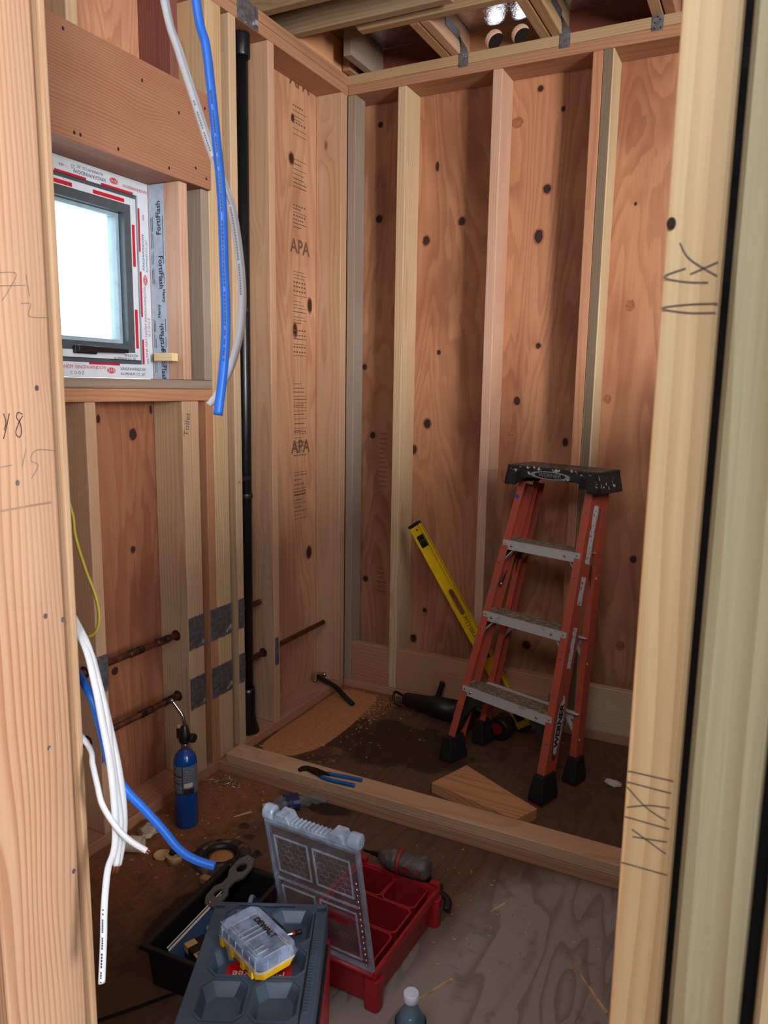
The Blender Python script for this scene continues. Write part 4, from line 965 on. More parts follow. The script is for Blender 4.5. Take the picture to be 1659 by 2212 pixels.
b = MB(); b.tube([(-.19,-.03,.03),(-.225,-.036,.05),(-.235,-.01,.075),(-.225,.03,.05),(-.19,.03,.035)], .006, 10); b.build('shoe', M['steel_dark'], t)
b = MB(); b.box((-.28,-.002,.035), (-.18,.001,.052)); b.build('blade', M['bright_metal'], t)
b = MB(); b.tube([(-.04,.02,.09),(-.03,.03,.13),(-.025,.034,.155)], .012, 10); b.build('side_lever', M['black'], t)

# plank offcut on the floor under the ladder
b = MB(); P4 = [(.747,-.687),(.810,-.511),(1.00,-.614),(1.118,-.675),(1.076,-.769)]
cx, cy = .93, -.65
b.hexa([(x-cx, y-cy, 0) for x, y in P4], [(x-cx, y-cy, .038) for x, y in P4]); o = b.build('plank_offcut', LUM[0], None, .002); o.location = (cx, cy, 0); o.color = rgb(196, 146, 104)
tag(o, 'plank offcut with a broken corner lying between the curb and the ladder', 'offcut')

# crushed bottle
t = thing('crushed_bottle', 'crushed clear water bottle lying by the curb', 'bottle', (.322, -1.066, .022), math.atan2(.075, .065))
rg = random.Random(8); L_ = []
for i, (x, r) in enumerate(((.0,.012),(.018,.012),(.03,.020),(.05,.031),(.075,.033),(.09,.024),(.105,.030),(.12,.018),(.135,.028),(.15,.016),(.165,.029),(.18,.020),(.195,.027),(.205,.022))):
    L_.append([(x, (r*1.15*rg.uniform(.85,1.12))*math.cos(2*PI*k/18) + .0, max(-.0205, r*.72*rg.uniform(.7,1.15)*math.sin(2*PI*k/18))) for k in range(18)])
b = MB(); b.loft(L_, smooth=False); b.build('bottle_body', M['clear_pet'], t)
b = MB(); b.lathe((-.014,0,0), (.004,0,0), [(0,.0125),(.1,.0135),(.9,.0135),(1,.0125)], 18); b.build('bottle_cap', M['pvc'], t)
b = MB(); b.loft([[(x, r*1.1*math.cos(2*PI*k/16), r*.85*math.sin(2*PI*k/16)) for k in range(16)] for x, r in ((.062,.0335),(.085,.0285),(.106,.0315))], caps=(False,False)); b.build('bottle_label', M['navy'], t)

# closet flange set in the floor
t = thing('toilet_flange', 'grimy round toilet flange set in the floor', 'flange', (.343, -1.325, 0))
b = MB(); b.lathe((0,0,0), (0,0,.014), [(0,.088),(.4,.088),(.55,.080),(.7,.078),(1,.072),(1,.060),(.7,.058),(.5,.050)], 40, caps=(False,False)); b.build('outer_ring', M['flange'], t)
b = MB(); b.lathe((0,0,.004), (0,0,.016), [(0,.057),(1,.053),(1,.044),(0,.041)], 40, caps=(False,False)); b.build('inner_ring', M['black'], t)
b = MB(); b.lathe((0,0,.0008), (0,0,.006), [(0,.040),(.6,.030),(1,.006)], 30); b.build('sawdust_fill', M['dust'], t)
b = MB()
for a in range(0, 360, 60): 
    r = math.radians(a+15); b.ring((.068*math.cos(r), .068*math.sin(r), .0150), (0,0,1), .003, .0065, up=(0,1,0), n=14)
b.build('bolt_slot', M['gap'], t)
# plastic caps, pipe offcut, scraps
for i, (x, y, h, lab) in enumerate(((.185,-1.405,.010,'flat cream plastic cap nearest the white cable tip'), (.236,-1.405,.026,'taller cream plastic cap with a black rod in it'))):
    t = thing('plastic_cap', lab, 'cap', (x, y, 0), 0, 'cream plastic caps on the floor')
    b = MB(); b.lathe((0,0,0), (0,0,h), [(0,.0225),(.9,.0245),(1,.0240),(.96,.021),(.5,.018),(.4,.001)], 28, caps=(True,True)); b.build('cap_shell', M['cream'], t)
t = thing('threaded_rod', 'black rod standing out of the cream cap over the flange', 'rod', (.236,-1.405,.026))
b = MB(); b.tube([(-.006,-.004,.004),(.03,.012,.006),(.066,.028,.002)], .0045, 10); b.lathe((-.008,-.005,.001), (-.003,-.003,.011), [(0,.009),(1,.009)], 12); b.build('shank', M['steel_dark'], t)
t = thing('pipe_offcut', 'short offcut of white plastic pipe under the white cables', 'pipe', (.088,-1.425,.024))
b = MB(); b.lathe((-.03,-.012,0), (.03,.012,0), [(0,.0235),(1,.0235),(1,.020),(0,.020)], 26, caps=(False,False)); b.build('pipe_wall', M['pvc'], t)
t = thing('crumpled_wrapper', 'crumpled pale paper scrap on the floor by the left stud', 'scrap', (.075,-1.345,0))
rg = random.Random(21); b = MB(); bmesh.ops.create_icosphere(b.bm, subdivisions=2, radius=.032)
for v in b.bm.verts: v.co *= rg.uniform(.6, 1.15); v.co.z = max(.0, v.co.z*.7 + .02)
b.build('paper', M['pvc'], t)
o = board('wood_scrap', 'small reddish wood scrap on the floor by the black tool tray', 'offcut', (.362,-1.448,0), (.425,-1.425,.018), 'orange')
for nm, lab, pa, pb, w in (('wood_splinter','long wood splinter on the grey floor by the right post',(1.366,-1.252),(1.474,-1.374),.008), ('wood_splinter','thin wood splinter between the red organizer and the water bottle',(1.075,-1.545),(1.128,-1.445),.006),
        ('wood_splinter','short wood splinter near the black handle of the red organizer',(1.13,-1.175),(1.156,-1.125),.005), ('wood_splinter','slim wood splinter beside the blow torch on the sawdust',(.24,-1.135),(.275,-1.085),.004)):
    pa, pb = Vector((*pa, 0)), Vector((*pb, 0)); d = (pb-pa); s = Vector((-d.y, d.x, 0)).normalized()*w/2; c = (pa+pb)/2
    b = MB(); b.hexa([pa-c+s*.3, pa-c-s*.3, pb-c-s, pb-c+s], [pa-c+s*.2+Vector((0,0,.003)), pa-c-s*.2+Vector((0,0,.003)), pb-c-s*.8+Vector((0,0,.006)), pb-c+s*.8+Vector((0,0,.006))]); o = b.build(nm, LUM[1]); o.location = c; o.color = TINT['pale']
    tag(o, lab, 'splinter', 'wood splinters on the floor')
t = thing('staple_strip', 'bent strip of metal staples on the floor by the curb end', 'staples', (.10,-.985,0))
b = MB(); rg = random.Random(31)
for k in range(7):
    p = Vector((rg.uniform(-.05,.05), rg.uniform(-.03,.03), .004)); b.tube([p, p+Vector((rg.uniform(-.03,.03), rg.uniform(-.03,.03), .012)), p+Vector((rg.uniform(-.05,.05), rg.uniform(-.04,.04), .018))], .0014, 6, sub=3)
b.build('staple', M['bright_metal'], t)
t = thing('paper_scrap', 'crumpled white scrap on the floor beside the right post', 'scrap', (1.30,-.33,0))
b = MB(); bmesh.ops.create_icosphere(b.bm, subdivisions=2, radius=.022); rg = random.Random(22)
for v in b.bm.verts: v.co = Vector((v.co.x*1.5*rg.uniform(.7,1.2), v.co.y*rg.uniform(.5,1.1), max(0, v.co.z*.5*rg.uniform(.5,1.2)+.008)))
b.build('chip', M['paper'], t)
# wood shavings and sawdust crumbs: too many to count
b = MB(); rg = random.Random(41)
def crumb(x, y, s, z=0.0):
    a = rg.uniform(0, PI); l = s*rg.uniform(.6,1.6); w = s*rg.uniform(.2,.5); h = s*.25
    m_ = Matrix.Translation((x, y, z + h/2 + .0003)) @ Matrix.Rotation(a, 4, 'Z') @ Matrix.Rotation(rg.uniform(-.2,.2), 4, 'X')
    b.box((-l/2,-w/2,-h/2), (l/2,w/2,h/2), 0 if rg.random() < .75 else 1, m_)
for _ in range(520):
    x = abs(rg.gauss(0, .17)) + .02; y = rg.uniform(-1.5, -.02)
    if -0.93 < y < -.82: continue
    crumb(x, y, rg.uniform(.003, .009))
for _ in range(420): crumb(rg.uniform(.03,.32), -abs(rg.gauss(0,.16))-.02, rg.uniform(.003,.008))
for _ in range(260): crumb(rg.gauss(1.2,.16), rg.gauss(-1.2,.16), rg.uniform(.002,.006))
for _ in range(50): crumb(rg.gauss(.7,.35), rg.gauss(-.4,.2), rg.uniform(.003,.008))
sw = b.build('wood_shavings', [M['dust'], M['cream']]); tag(sw, 'pale wood shavings and sawdust crumbs scattered over the floor', 'sawdust'); sw['kind'] = 'stuff'
# sawdust heap against the foot of the left wall, in the corner
b = MB(); rg = random.Random(43); nx, ny = 26, 46; G = {}
for i in range(nx+1):
    for j in range(ny+1):
        u, v = i/nx, j/ny; h = (math.sin(PI*min(1, u*1.02))**1.0) * math.sin(PI*v)**.7 * .020 * (1-u*.55) * (.7 + .6*math.sin(9*v+5*u)*.4 + .1*rg.random())
        G[i, j] = b.bm.verts.new((.0005 + .26*u, -.72 + .715*v, max(-.001, h - .0015)))
for i in range(nx):
    for j in range(ny): f = b.bm.faces.new((G[i,j], G[i+1,j], G[i+1,j+1], G[i,j+1])); f.smooth = True
sh = b.build('sawdust_heap', M['dust']); tag(sh, 'low drift of sawdust against the left bottom plate near the hammer', 'sawdust'); sh['kind'] = 'stuff'

# ================================================================== BLACK TOOLBOX with pocketed lid
# local frame: x across (right +), y from the far edge towards the camera, z up
BX = thing('toolbox', 'large red toolbox with slate black pocketed lid, yellow case standing on it', 'toolbox', (.813, -1.727, 0), math.radians(26))
def bl(x, n, z): return Vector((x, -n, z))       # n = distance from the far edge
HWB, LB, ZL = .1215, .405, .280
b = MB(); b.hexa([bl(-.126,.010,0), bl(-.126,LB-.010,0), bl(.126,LB-.010,0), bl(.126,.010,0)], [bl(-.128,.004,.205), bl(-.128,LB-.004,.205), bl(.128,LB-.004,.205), bl(.128,.004,.205)])
b.build('body', M['red_dark'], BX, .008)
def octo(x0, x1, n0, n1, c, z): return [bl(x0+c,n0,z), bl(x1-c,n0,z), bl(x1,n0+c,z), bl(x1,n1-c,z), bl(x1-c,n1,z), bl(x0+c,n1,z), bl(x0,n1-c,z), bl(x0,n0+c,z)]
pockets = [(-.090,-.006,.022,.120,.016), (.008,.092,.022,.120,.016), (-.090,.092,.132,.208,.018), (-.092,-.007,.222,.312,.016), (.007,.090,.222,.312,.016), (-.090,.090,.326,.385,.016)]
slots = [(-.118,-.102,.010,.020), (.100,.119,.010,.024), (-.07,.05,.007,.016)]
b = MB(); outer = [bl(-HWB,0,ZL), bl(HWB,0,ZL), bl(HWB,LB,ZL), bl(-HWB,LB,ZL)]
rims = [octo(*p, ZL) for p in pockets] + [[bl(a,c,ZL), bl(d,c,ZL), bl(d,e,ZL), bl(a,e,ZL)] for a, d, c, e in slots]
es = []; LV_ = []
for lp in [outer] + rims:
    vs = [b.bm.verts.new(p) for p in lp]; LV_.append(vs)
    for i in range(len(vs)): es.append(b.bm.edges.new((vs[i], vs[(i+1)%len(vs)])))
bmesh.ops.triangle_fill(b.bm, edges=es, use_beauty=True)
for vs, p in zip(LV_[1:1+len(pockets)], pockets):
    x0, x1, n0, n1, c = p; q = [b.bm.verts.new(v) for v in octo(x0+.010, x1-.010, n0+.016, n1-.008, c, ZL-.020)]
    for i in range(8): b.bm.faces.new((vs[i], vs[(i+1)%8], q[(i+1)%8], q[i]))
    b.bm.faces.new(q)
for vs in LV_[1+len(pockets):]:
    q = [b.bm.verts.new(v.co + Vector((0,0,-.012))) for v in vs]
    for i in range(4): b.bm.faces.new((vs[i], vs[(i+1)%4], q[(i+1)%4], q[i]))
    b.bm.faces.new(q)
q = [b.bm.verts.new(p) for p in (bl(-HWB,0,.206), bl(HWB,0,.206), bl(HWB,LB,.206), bl(-HWB,LB,.206))]
for i in range(4): b.bm.faces.new((LV_[0][i], LV_[0][(i+1)%4], q[(i+1)%4], q[i]))
b.bm.faces.new(q)
lid = b.build('lid', M['slate'], BX, .002)
for i, (x0, x1, n0, n1, c) in enumerate(pockets):       # raised rims round the pockets
    b = MB(); a = octo(x0-.004, x1+.004, n0-.004, n1+.004, c, ZL); i_ = octo(x0-.001, x1+.001, n0-.001, n1+.001, c, ZL)
    up = Vector((0,0,.0022)); b.loft([a, [p+up for p in a], [p+up for p in i_], i_], caps=(False, False)); b.build('pocket_rim', M['slate'], lid)
b = MB()
for k in range(26): b.box(bl(.1005,.105+k*.0075,ZL), bl(.1125,.1015+k*.0075,ZL+.003))
b.build('grip_ribs', M['slate'], lid)
b = MB(); b.box(bl(.0955,.03,ZL), bl(.0985,LB-.01,ZL+.0006)); b.build('lid_groove', M['gap'], lid)
c0 = bl(.0, .183, ZL-.0195)
b = MB(); b.prism([p for p in octo(-.062,.066,.150,.199,.010,ZL-.0199)], (0,0,.0008)); b.build('lid_label', M['label_red'], lid, recalc=True)
def btext(s, size, p, r, u, m, par, **k): return text(s, size, p, r, u, M[m], par, **k)
btext('Milwaukee', .024, bl(.002,.182,ZL-.0190), (-1,0,0), (0,-1,0), 'white_ink', lid)
btext('PACKOUT', .011, bl(-.012,.161,ZL-.0190), (-1,0,0), (0,-1,0), 'white_ink', lid)
b = MB(); b.box((HWB-.001,-.33,.208), (HWB+.006,-.05,.224)); b.build('side_hinge', M['black'], BX, .002)

# bit case on the lid
CS = thing('bit_case', 'small yellow tool case with a scratched clear lid on the black toolbox', 'case', (.874, -1.865, ZL + .0026), math.radians(-21.5))
hl, hw_ = .076, .046
def octc(hx, hy, c, z): return [(-hx+c,-hy,z),(hx-c,-hy,z),(hx,-hy+c,z),(hx,hy-c,z),(hx-c,hy,z),(-hx+c,hy,z),(-hx,hy-c,z),(-hx,-hy+c,z)]
b = MB(); b.loft([octc(hl-.006,hw_-.005,.012,0), octc(hl-.002,hw_-.002,.012,.012), octc(hl,hw_,.012,.020)])
for x in (-.058,-.02,.02,.05): b.box((x-.006,-hw_-.0015,.002), (x+.006,-hw_+.004,.020))
b.build('base', M['yellow'], CS, .0015)
b = MB(); b.loft([octc(hl+.0015,hw_+.0015,.012,.0205), octc(hl+.0015,hw_+.0015,.012,.026)], caps=(False,False)); b.build('clear_rim', M['clear_bright'], CS)
b = MB(); b.loft([octc(hl+.0005,hw_+.0005,.012,.0262), octc(hl-.001,hw_-.001,.012,.042), octc(hl-.006,hw_-.006,.012,.0475)], caps=(False, True)); cl = b.build('clear_lid', M['clear_case'], CS)
b = MB()
for x in (-.045,-.012,.0,.012): b.box((x-.0012,-hw_+.012,.0475), (x+.0012,hw_-.022,.0487))
for y in (-.036,-.03,.028): b.box((-hl+.014,y-.001,.0475), (hl-.014,y+.001,.0486))
for a in (.042,.054): b.box((a,-.034,.0475), (a+.0022,-.01,.049))
b.box((.036,-.044,.0475), (.066,-.0425,.0492)); b.box((-.068,-.042,.0475), (-.04,-.0405,.0492)); b.box((.0685,-.03,.047), (.0705,.02,.0488))
for x in (-.055,-.03,-.005,.02,.045,.065): b.box((x,-hw_-.0008,.021), (x+.0016,-hw_+.001,.044))
for y in (-.025,0,.025): b.box((hl-.001,y,.021), (hl+.0008,y+.0016,.044))
b.build('lid_rib', M['clear_bright'], cl)
text('DEWALT', .017, Vector((.004,.016,.0492)), (1,0,0), (0,1,0), M['black'], cl, bold=.0007)
b = MB(); rg = random.Random(51)
for k in range(16): b.cyl((-.064+k*.0085, rg.uniform(-.03,-.02), .027), (-.064+k*.0085, rg.uniform(.005,.03), .027), .0028, n=8)
b.box((-.07,-.04,.0205), (.07,.04,.0235)); b.build('bit_rack', M['steel_dark'], CS)
b = MB(); b.hexa([(-.022,hw_-.002,.016),(.028,hw_-.002,.016),(.028,hw_+.010,.018),(-.022,hw_+.010,.018)], [(-.018,hw_-.002,.044),(.024,hw_-.002,.044),(.024,hw_+.006,.040),(-.018,hw_+.006,.040)]); b.build('latch', M['black'], CS, .002)
# loose bit in the far right pocket
t = thing('screwdriver_bit', 'short magnetic screwdriver bit lying in the toolbox lid pocket', 'bit', tuple(BX.matrix_basis @ bl(.050,.078,ZL-.0135)), math.radians(50))
b = MB(); b.lathe((-.020,0,0), (.004,0,0), [(0,.0012),(.2,.0032),(1,.0032)], 6, smooth=False); b.build('bit_tip', M['bright_metal'], t)
b = MB(); b.lathe((.004,0,0), (.010,0,0), [(0,.0040),(1,.0040)], 12); b.build('colour_band', M['red'], t)
b = MB(); b.lathe((.010,0,0), (.024,0,0), [(0,.0045),(.9,.0050),(1,.0042)], 12); b.build('socket', M['steel_dark'], t)

# ================================================================== RED ORGANIZER
OR = thing('organizer_box', 'open red organizer box with its clear lid standing upright', 'organizer', (1.012, -1.618, 0), math.radians(-2.0))
# local: x from -0.25 to 0, y from 0 (near edge) to .345 (far edge)
W_, D_, HZ = .250, .345, .102
def wall(lo0, hi0, lo1, hi1, z0_, z1_): pass
def rect(x0, x1, y0, y1, z): return [(x0,y0,z),(x1,y0,z),(x1,y1,z),(x0,y1,z)]
b = MB()
b.loft([rect(-W_+.016,-.016,.016,D_-.016,.006), rect(-W_+.006,-.006,.006,D_-.006,HZ-.020), rect(-W_,0,0,D_,HZ-.018), rect(-W_,0,0,D_,HZ),
        rect(-W_+.010,-.010,.010,D_-.010,HZ), rect(-W_+.012,-.012,.012,D_-.012,HZ-.006), rect(-W_+.018,-.018,.018,D_-.018,.010)], caps=(True, True))
body = b.build('body', M['red'], OR, .002)
for x in (-.030, -W_+.030):
    for y in (.012, D_-.012):
        sg = 1 if y > .1 else -1; b = MB(); b.loft([octc(.020,.016,.007,0), octc(.022,.017,.007,HZ-.022)])
        for v in b.bm.verts: v.co += Vector((x + (.016 if x > -.1 else -.016), y - sg*.004, 0))
        b.build('corner_foot', M['red'], OR, .003)
for lo, hi in (((-.006,.05,HZ), (.0,.30,HZ+.004)), ((-.028,D_-.012,HZ), (-.002,D_+.004,HZ+.012)), ((-W_+.004,D_-.012,HZ), (-W_+.03,D_+.004,HZ+.012))):
    b = MB(); b.box(lo, hi); b.build('rim_lug', M['red'], OR, .002)
b = MB(); b.tube([(-.055,D_+.004,.075),(-.03,D_+.026,.066),(.012,D_+.020,.058),(.024,D_-.012,.050)], .011, 10, flat=.7); b.build('carry_handle', M['black'], OR)
b = MB(); b.tube([(.010,D_+.020,.060),(.014,D_+.012,.030),(.006,D_+.004,.004)], .0016, 8); b.build('handle_wire', M['bright_metal'], OR)
def obin(label, x0, x1, y0, y1):
    c = ((x0+x1)/2, (y0+y1)/2)
    wp = OR.matrix_basis @ Vector((c[0], c[1], .0125))
    t = thing('organizer_bin', label, 'bin', tuple(wp), math.radians(-2.0), 'red bins inside the organizer')
    hx, hy = (x1-x0)/2, (y1-y0)/2; h = HZ - .012
    b = MB(); b.loft([octc(hx-.007,hy-.007,.008,0), octc(hx-.001,hy-.001,.010,h-.006), octc(hx,hy,.010,h-.005), octc(hx,hy,.010,h), octc(hx-.003,hy-.003,.009,h), octc(hx-.010,hy-.010,.007,.003)], caps=(True, True)); b.build('bin_shell', M['red_dark'], t)
    b = MB(); b.loft([octc(hx+.0004,hy+.0004,.010,h+.0002), octc(hx+.0004,hy+.0004,.010,h+.0016), octc(hx-.0034,hy-.0034,.009,h+.0016), octc(hx-.0034,hy-.0034,.009,h+.0002)], caps=(False, False)); b.build('bin_lip', M['red'], t)
    return t
bx0, bx1 = -W_+.021, -.021; xm = -.118
obin('far left red bin half hidden behind the clear lid', bx0, xm-.001, .228, D_-.024)
obin('square red bin at the far right corner below the driver', xm+.001, bx1, .228, D_-.024)
obin('wide middle red bin with a few crumbs in it', bx0, bx1, .128, .2255)
obin('wide nearest red bin beside the foot of the clear lid', bx0, bx1, .022, .1255)
# the upright clear lid, hinged on the near edge
LD = MB(); th = .012; tilt = .075
def lp_(x, y, h): return Vector((x, -.002 - tilt*h/.345 - y, HZ + .002 + h))
LH = .335; lx0, lx1 = -W_+.004, -.004
def frame(x0, x1, h0, h1, w, y0, y1, b, mi=0):
    for a0, a1, c0_, c1_ in ((x0, x0+w, h0, h1), (x1-w, x1, h0, h1), (x0+w, x1-w, h0, h0+w), (x0+w, x1-w, h1-w, h1)):
        b.loft([[lp_(a0,y,c0_), lp_(a1,y,c0_), lp_(a1,y,c1_), lp_(a0,y,c1_)] for y in (y0, y1)], mi)
b = MB(); b.loft([[lp_(lx0,y,.0), lp_(lx1,y,.0), lp_(lx1,y,LH), lp_(lx0,y,LH)] for y in (.0, .003)]); lidp = b.build('clear_lid', M['clear'], OR)
b = MB(); frame(lx0, lx1, 0, LH, .008, -.010, .003, b); b.build('lid_frame', M['clear_rib'], lidp, .002)
b = MB(); 
for x0, x1, h0, h1 in ((lx0+.022, lx0+.112, .205, .305), (lx0+.124, lx1-.022, .205, .305), (lx0+.022, lx0+.112, .03, .165), (lx0+.124, lx1-.022, .03, .165)): frame(x0, x1, h0, h1, .0035, .003, .006, b)
b.loft([[lp_(lx0+.015,y,.180), lp_(lx1-.015,y,.180), lp_(lx1-.015,y,.186), lp_(lx0+.015,y,.186)] for y in (.003,.0055)])
b.build('pocket_ridge', M['clear_rib'], lidp)
b = MB()      # honeycomb moulding in the two upper panels
R6 = .0105
for px0, px1 in ((lx0+.030, lx0+.104), (lx0+.132, lx1-.030)):
    j = 0; h = .214
    while h < .298:
        x = px0 + (R6*.87 if j % 2 else 0)
        while x < px1:
            hexp = [lp_(x + R6*math.cos(PI/6+PI/3*k), .0032, h + R6*math.sin(PI/6+PI/3*k)) for k in range(6)]
            for k in (0,1,2):
                p, q = hexp[k], hexp[k+1]; n_ = (q-p).normalized().cross(Vector((0,-1,0)))*.0005
                b.bm.faces.new([b.bm.verts.new(v) for v in (p-n_, p+n_, q+n_, q-n_)])
            x += R6*1.74
        h += R6*1.5; j += 1
b.build('honeycomb', M['clear_rib'], lidp)
b = MB()      # moulded rivets down the right edge
for k in range(15): 
    p = lp_(lx1-.013, .0035, .02 + k*.0165); b.lathe(p, p + Vector((0,-.004,0)), [(0,.0038),(.7,.003),(1,.001)], 10)
b.build('edge_stud', M['bright_metal'], lidp)
b = MB()      # thick latch end on top: ribs, lugs and knobs
b.loft([[lp_(lx0+.002,y,LH), lp_(lx1-.002,y,LH), lp_(lx1-.002,y,LH+.012), lp_(lx0+.002,y,LH+.012)] for y in (-.030, .004)])
for k in range(9): x = lx0+.075+k*.0105; b.loft([[lp_(x,y,LH+.012), lp_(x+.003,y,LH+.012), lp_(x+.003,y,LH+.019), lp_(x,y,LH+.019)] for y in (-.026, .002)])
for x in (lx0+.03, lx1-.072): b.loft([[lp_(x,y,LH+.010), lp_(x+.042,y,LH+.010), lp_(x+.034,y,LH+.030), lp_(x+.008,y,LH+.030)] for y in (-.032, .005)])
for x in (lx0-.004, lx1-.026): b.lathe(lp_(x,-.012,LH+.018), lp_(x+.030,-.012,LH+.018), [(0,.013),(.15,.018),(.85,.018),(1,.013)], 18)
b.build('latch_end', M['clear_bright'], lidp, .0015)
text('Milwaukee', .022, lp_(lx0+.085,.0034,.188), (1,0,0), (0,0,1), M['grey_plastic'], lidp)
text('PACKOUT', .017, lp_(lx1-.072,.0034,.085), (1,0,0), (0,0,1), M['grey_plastic'], lidp)
b = MB(); b.loft([[lp_(lx1-.10,y,.12), lp_(lx1-.045,y,.12), lp_(lx1-.045,y,.135), lp_(lx1-.10,y,.135)] for y in (.0031,.0036)]); b.build('lid_sticker', M['red_dark'], lidp)
b = MB(); b.cyl((lx0,-.003,HZ-.004), (lx1,-.003,HZ-.004), .0055, n=14); b.build('hinge', M['red'], OR)

# impact driver lying across the far rim
ID = thing('impact_driver', 'dusty grey and red cordless driver lying across the red organizer', 'power tool', (.905, -1.268, HZ + .0185 + .013), math.atan2(.002, .11))
b = MB(); b.lathe((-.112,0,.0), (-.062,0,.0), [(0,.0035),(.5,.0035),(.5,.006),(.85,.006),(.86,.0085),(1,.009)], 14); b.build('bit_chuck', M['steel_dark'], ID)
b = MB(); b.lathe((-.064,0,0), (-.004,0,0), [(0,.011),(.15,.020),(.45,.028),(.8,.031),(1,.031)], 28); b.build('nose', M['driver_body'], ID)
b = MB(); b.lathe((-.006,0,0), (.006,0,0), [(0,.0315),(.2,.033),(.8,.033),(1,.0315)], 28); b.build('red_collar', M['driver_red'], ID)
b = MB(); b.lathe((.005,0,0), (.085,0,0), [(0,.031),(.1,.032),(.75,.0315),(.93,.027),(1,.016)], 28); m_ = b.build('motor_housing', M['driver_body'], ID)
b = MB()
for k in range(3):
    for j in range(2): b.box((.050+k*.008,-.0325,-.006+j*.010), (.054+k*.008,-.029,.001+j*.010))
b.build('vent_slot', M['driver_red'], m_)
b = MB(); b.disc((.028,-.0322,.004), (0,-1,0), .013, .008, n=16); b.build('badge', M['red_dark'], m_)
b = MB(); b.tube([(.048,.022,-.008),(.054,.044,-.045),(.058,.056,-.085)], .0165, 14, flat=.85); b.build('grip', M['black'], ID)
b = MB(); b.box((.030,.034,-.1335), (.092,.088,-.088)); b.build('battery', M['black'], ID, .006)

# ================================================================== BLACK TOOL TRAY and what lies in it
TR = thing('tool_tray', 'open black tool tray on the floor behind the black toolbox', 'tray', (.50, -1.80, 0), math.radians(3.5))
# local: x 0..0.165, y 0..0.345
TW, TDp, TH = .165, .345, .112
b = MB(); b.loft([rect(.014,TW-.014,.014,TDp-.014,0), rect(.006,TW-.006,.006,TDp-.006,TH-.014), rect(-.006,TW+.006,-.006,TDp+.006,TH-.012), rect(-.006,TW+.006,-.006,TDp+.006,TH), rect(.006,TW-.006,.006,TDp-.006,TH), rect(.010,TW-.010,.010,TDp-.010,TH-.006), rect(.017,TW-.017,.017,TDp-.017,.004)])
b.build('tray_shell', M['black'], TR, .003)
def tw(x, y, z): return TR.matrix_basis @ Vector((x, y, z))
def lay(name, label, cat, p, rz): return thing(name, label, cat, tuple(tw(*p)), rz + math.radians(3.5))
# grey bracket with two round holes propped on the tray
G = lay('torpedo_level', 'grey tool with two round holes propped over the tray edge', 'level', (.052, .275, .108), math.radians(80))
def gp(x, y, z=0): return Vector((x, y, z))
outl = [(-.082,-.016),(-.064,-.025),(-.036,-.025),(-.018,-.012),(.002,-.012),(.022,-.026),(.056,-.026),(.082,-.014),(.084,.012),(.060,.026),(.024,.026),(.004,.013),(-.016,.013),(-.034,.026),(-.066,.024),(-.084,.010)]
slope = Matrix.Rotation(-.28, 4, 'Y')
b = MB(); b.plate([slope @ gp(x, y) for x, y in outl], [[slope @ gp(cx_ + r_*math.cos(2*PI*i/22), r_*math.sin(2*PI*i/22)) for i in range(22)] for cx_, r_ in ((-.044,.012),(.044,.0145))], slope @ Vector((0,0,.009)) - slope @ Vector((0,0,0)))
gb = b.build('body', M['grey_plastic'], G, .0015)
b = MB()
for x in (-.075, .074): 
    p = slope @ gp(x, 0, .009); b.lathe(p, p + Vector((0,0,.0025)), [(0,.0045),(.7,.004),(1,.002)], 12)
b.build('screw', M['bright_metal'], gb)
b = MB(); p = slope @ gp(.084, 0, .004); rg = random.Random(61)
for k in range(26): b.cyl(p + Vector((0,rg.uniform(-.012,.012),rg.uniform(-.004,.004))), p + Vector((.024,rg.uniform(-.016,.016),.004+rg.uniform(-.006,.006))), .0012, n=5)
b.build('bristle', M['black'], gb)
T = lay('tape_roll', 'blue tape roll with a grey flange standing in the tray', 'tape', (.128, .262, .058), math.radians(20))
b = MB(); b.lathe((0,0,0), (.034,0,0), [(0,.030),(1,.030)], 32); b.build('tape', M['navy'], T)
b = MB(); b.lathe((-.010,0,0), (.0,0,0), [(0,.018),(0,.036),(.3,.037),(.7,.037),(1,.035),(1,.018)], 32, caps=(False,False)); b.build('flange', M['spool_grey'], T)
b = MB(); b.lathe((-.011,0,0), (-.004,0,0), [(0,.018),(1,.018)], 24); b.build('hub', M['navy'], T)
K = lay('blade_pack', 'long blue pack with a pale edge lying along the tray', 'pack', (.050, .135, .050), math.radians(84))
tl = Matrix.Rotation(-.15, 4, 'Y') @ Matrix.Rotation(.8, 4, 'X')
b = MB(); b.box((-.085,-.020,0), (.075,.028,.010), 0, tl); b.build('sleeve', M['pack_blue'], K, .001)
b = MB(); b.box((-.08,.026,.0105), (.11,.031,.0115), 0, tl); b.box((-.08,.0335,.0105), (.115,.0365,.0115), 0, tl); b.build('pale_edge', M['paper'], K)
K = lay('screwdriver', 'pale-handled tool lying beside the grey holed tool in the tray', 'tool', (.085, .175, .060), math.radians(60))
b = MB(); b.lathe((-.03,0,0), (.02,0,.015), [(0,.008),(.1,.012),(.8,.014),(1,.010)], 16); b.build('handle', M['pvc'], K)
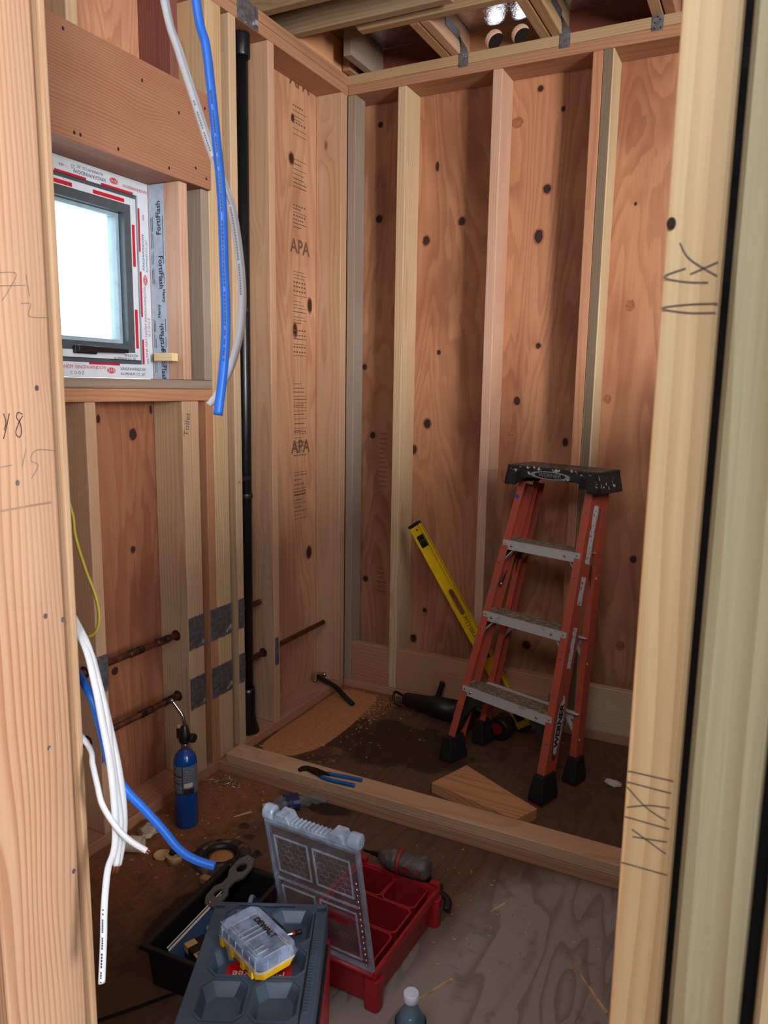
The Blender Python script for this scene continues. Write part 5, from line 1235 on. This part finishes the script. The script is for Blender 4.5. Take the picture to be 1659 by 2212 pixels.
K = lay('barcode_box', 'dark cardboard box with a barcode strip inside the tray', 'box', (.105, .078, .012), math.radians(-25))
b = MB(); b.box((-.034,-.026,0), (.034,.026,.072)); b.build('carton', M['steel_dark'], K, .001)
b = MB(); b.box((.012,-.0265,.0725), (.030,.0265,.0732)); pnl = b.build('barcode_panel', M['card'], K)
b = MB(); rg = random.Random(71); y = -.020
while y < .02: w = rg.choice((.001,.0018,.003)); b.box((.015,y,.0733), (.027,y+w,.0737)); y += w + rg.choice((.001,.002))
b.build('barcode', M['ink'], pnl)
b = MB(); b.box((-.0345,-.0265,.055), (-.015,.0,.0725)); b.build('open_flap', M['card'], K)
K = lay('small_carton', 'white and red carton corner at the far end of the tray', 'box', (.140, .205, .050), math.radians(30))
b = MB(); b.box((-.030,-.012,-.04), (.030,.012,.05)); b.build('carton', M['paper'], K, .001)
b = MB(); b.box((-.0305,-.0125,.012), (.0305,.0125,.0455)); rd = b.build('red_panel', M['red'], K)
text('12', .026, Vector((.004,-.0126,.030)), (1,0,0), (0,0,1), M['white_ink'], rd)

# ================================================================== WATER BOTTLE at the bottom edge
WB = thing('water_bottle', 'upright clear water bottle with white cap at the bottom edge', 'bottle', (1.148, -1.728, 0))
b = MB(); b.lathe((0,0,0), (0,0,.182), [(0,.026),(.02,.031),(.10,.032),(.60,.032),(.70,.0315),(.78,.028),(.86,.021),(.93,.0145),(1,.0125)], 36, caps=(True, False)); b.build('bottle_body', M['clear_pet'], WB)
b = MB(); b.lathe((0,0,.060), (0,0,.136), [(0,.0326),(.65,.0326),(1,.0322)], 36, caps=(False,False)); b.build('bottle_label', M['bottle_label'], WB)
M['water'] = clear_mat('water', (.6,.8,.86,1), rgb(70, 140, 165), .35)
b = MB(); b.lathe((0,0,.003), (0,0,.158), [(0,.025),(.03,.0295),(.72,.0303),(.85,.0285),(.95,.0235),(1,.0200)], 36); b.build('water', M['water'], WB)
b = MB(); b.lathe((0,0,.182), (0,0,.200), [(0,.0148),(.05,.0158),(.9,.0156),(1,.0142)], 30)
b.build('screw_cap', M['bottle_cap'], WB)
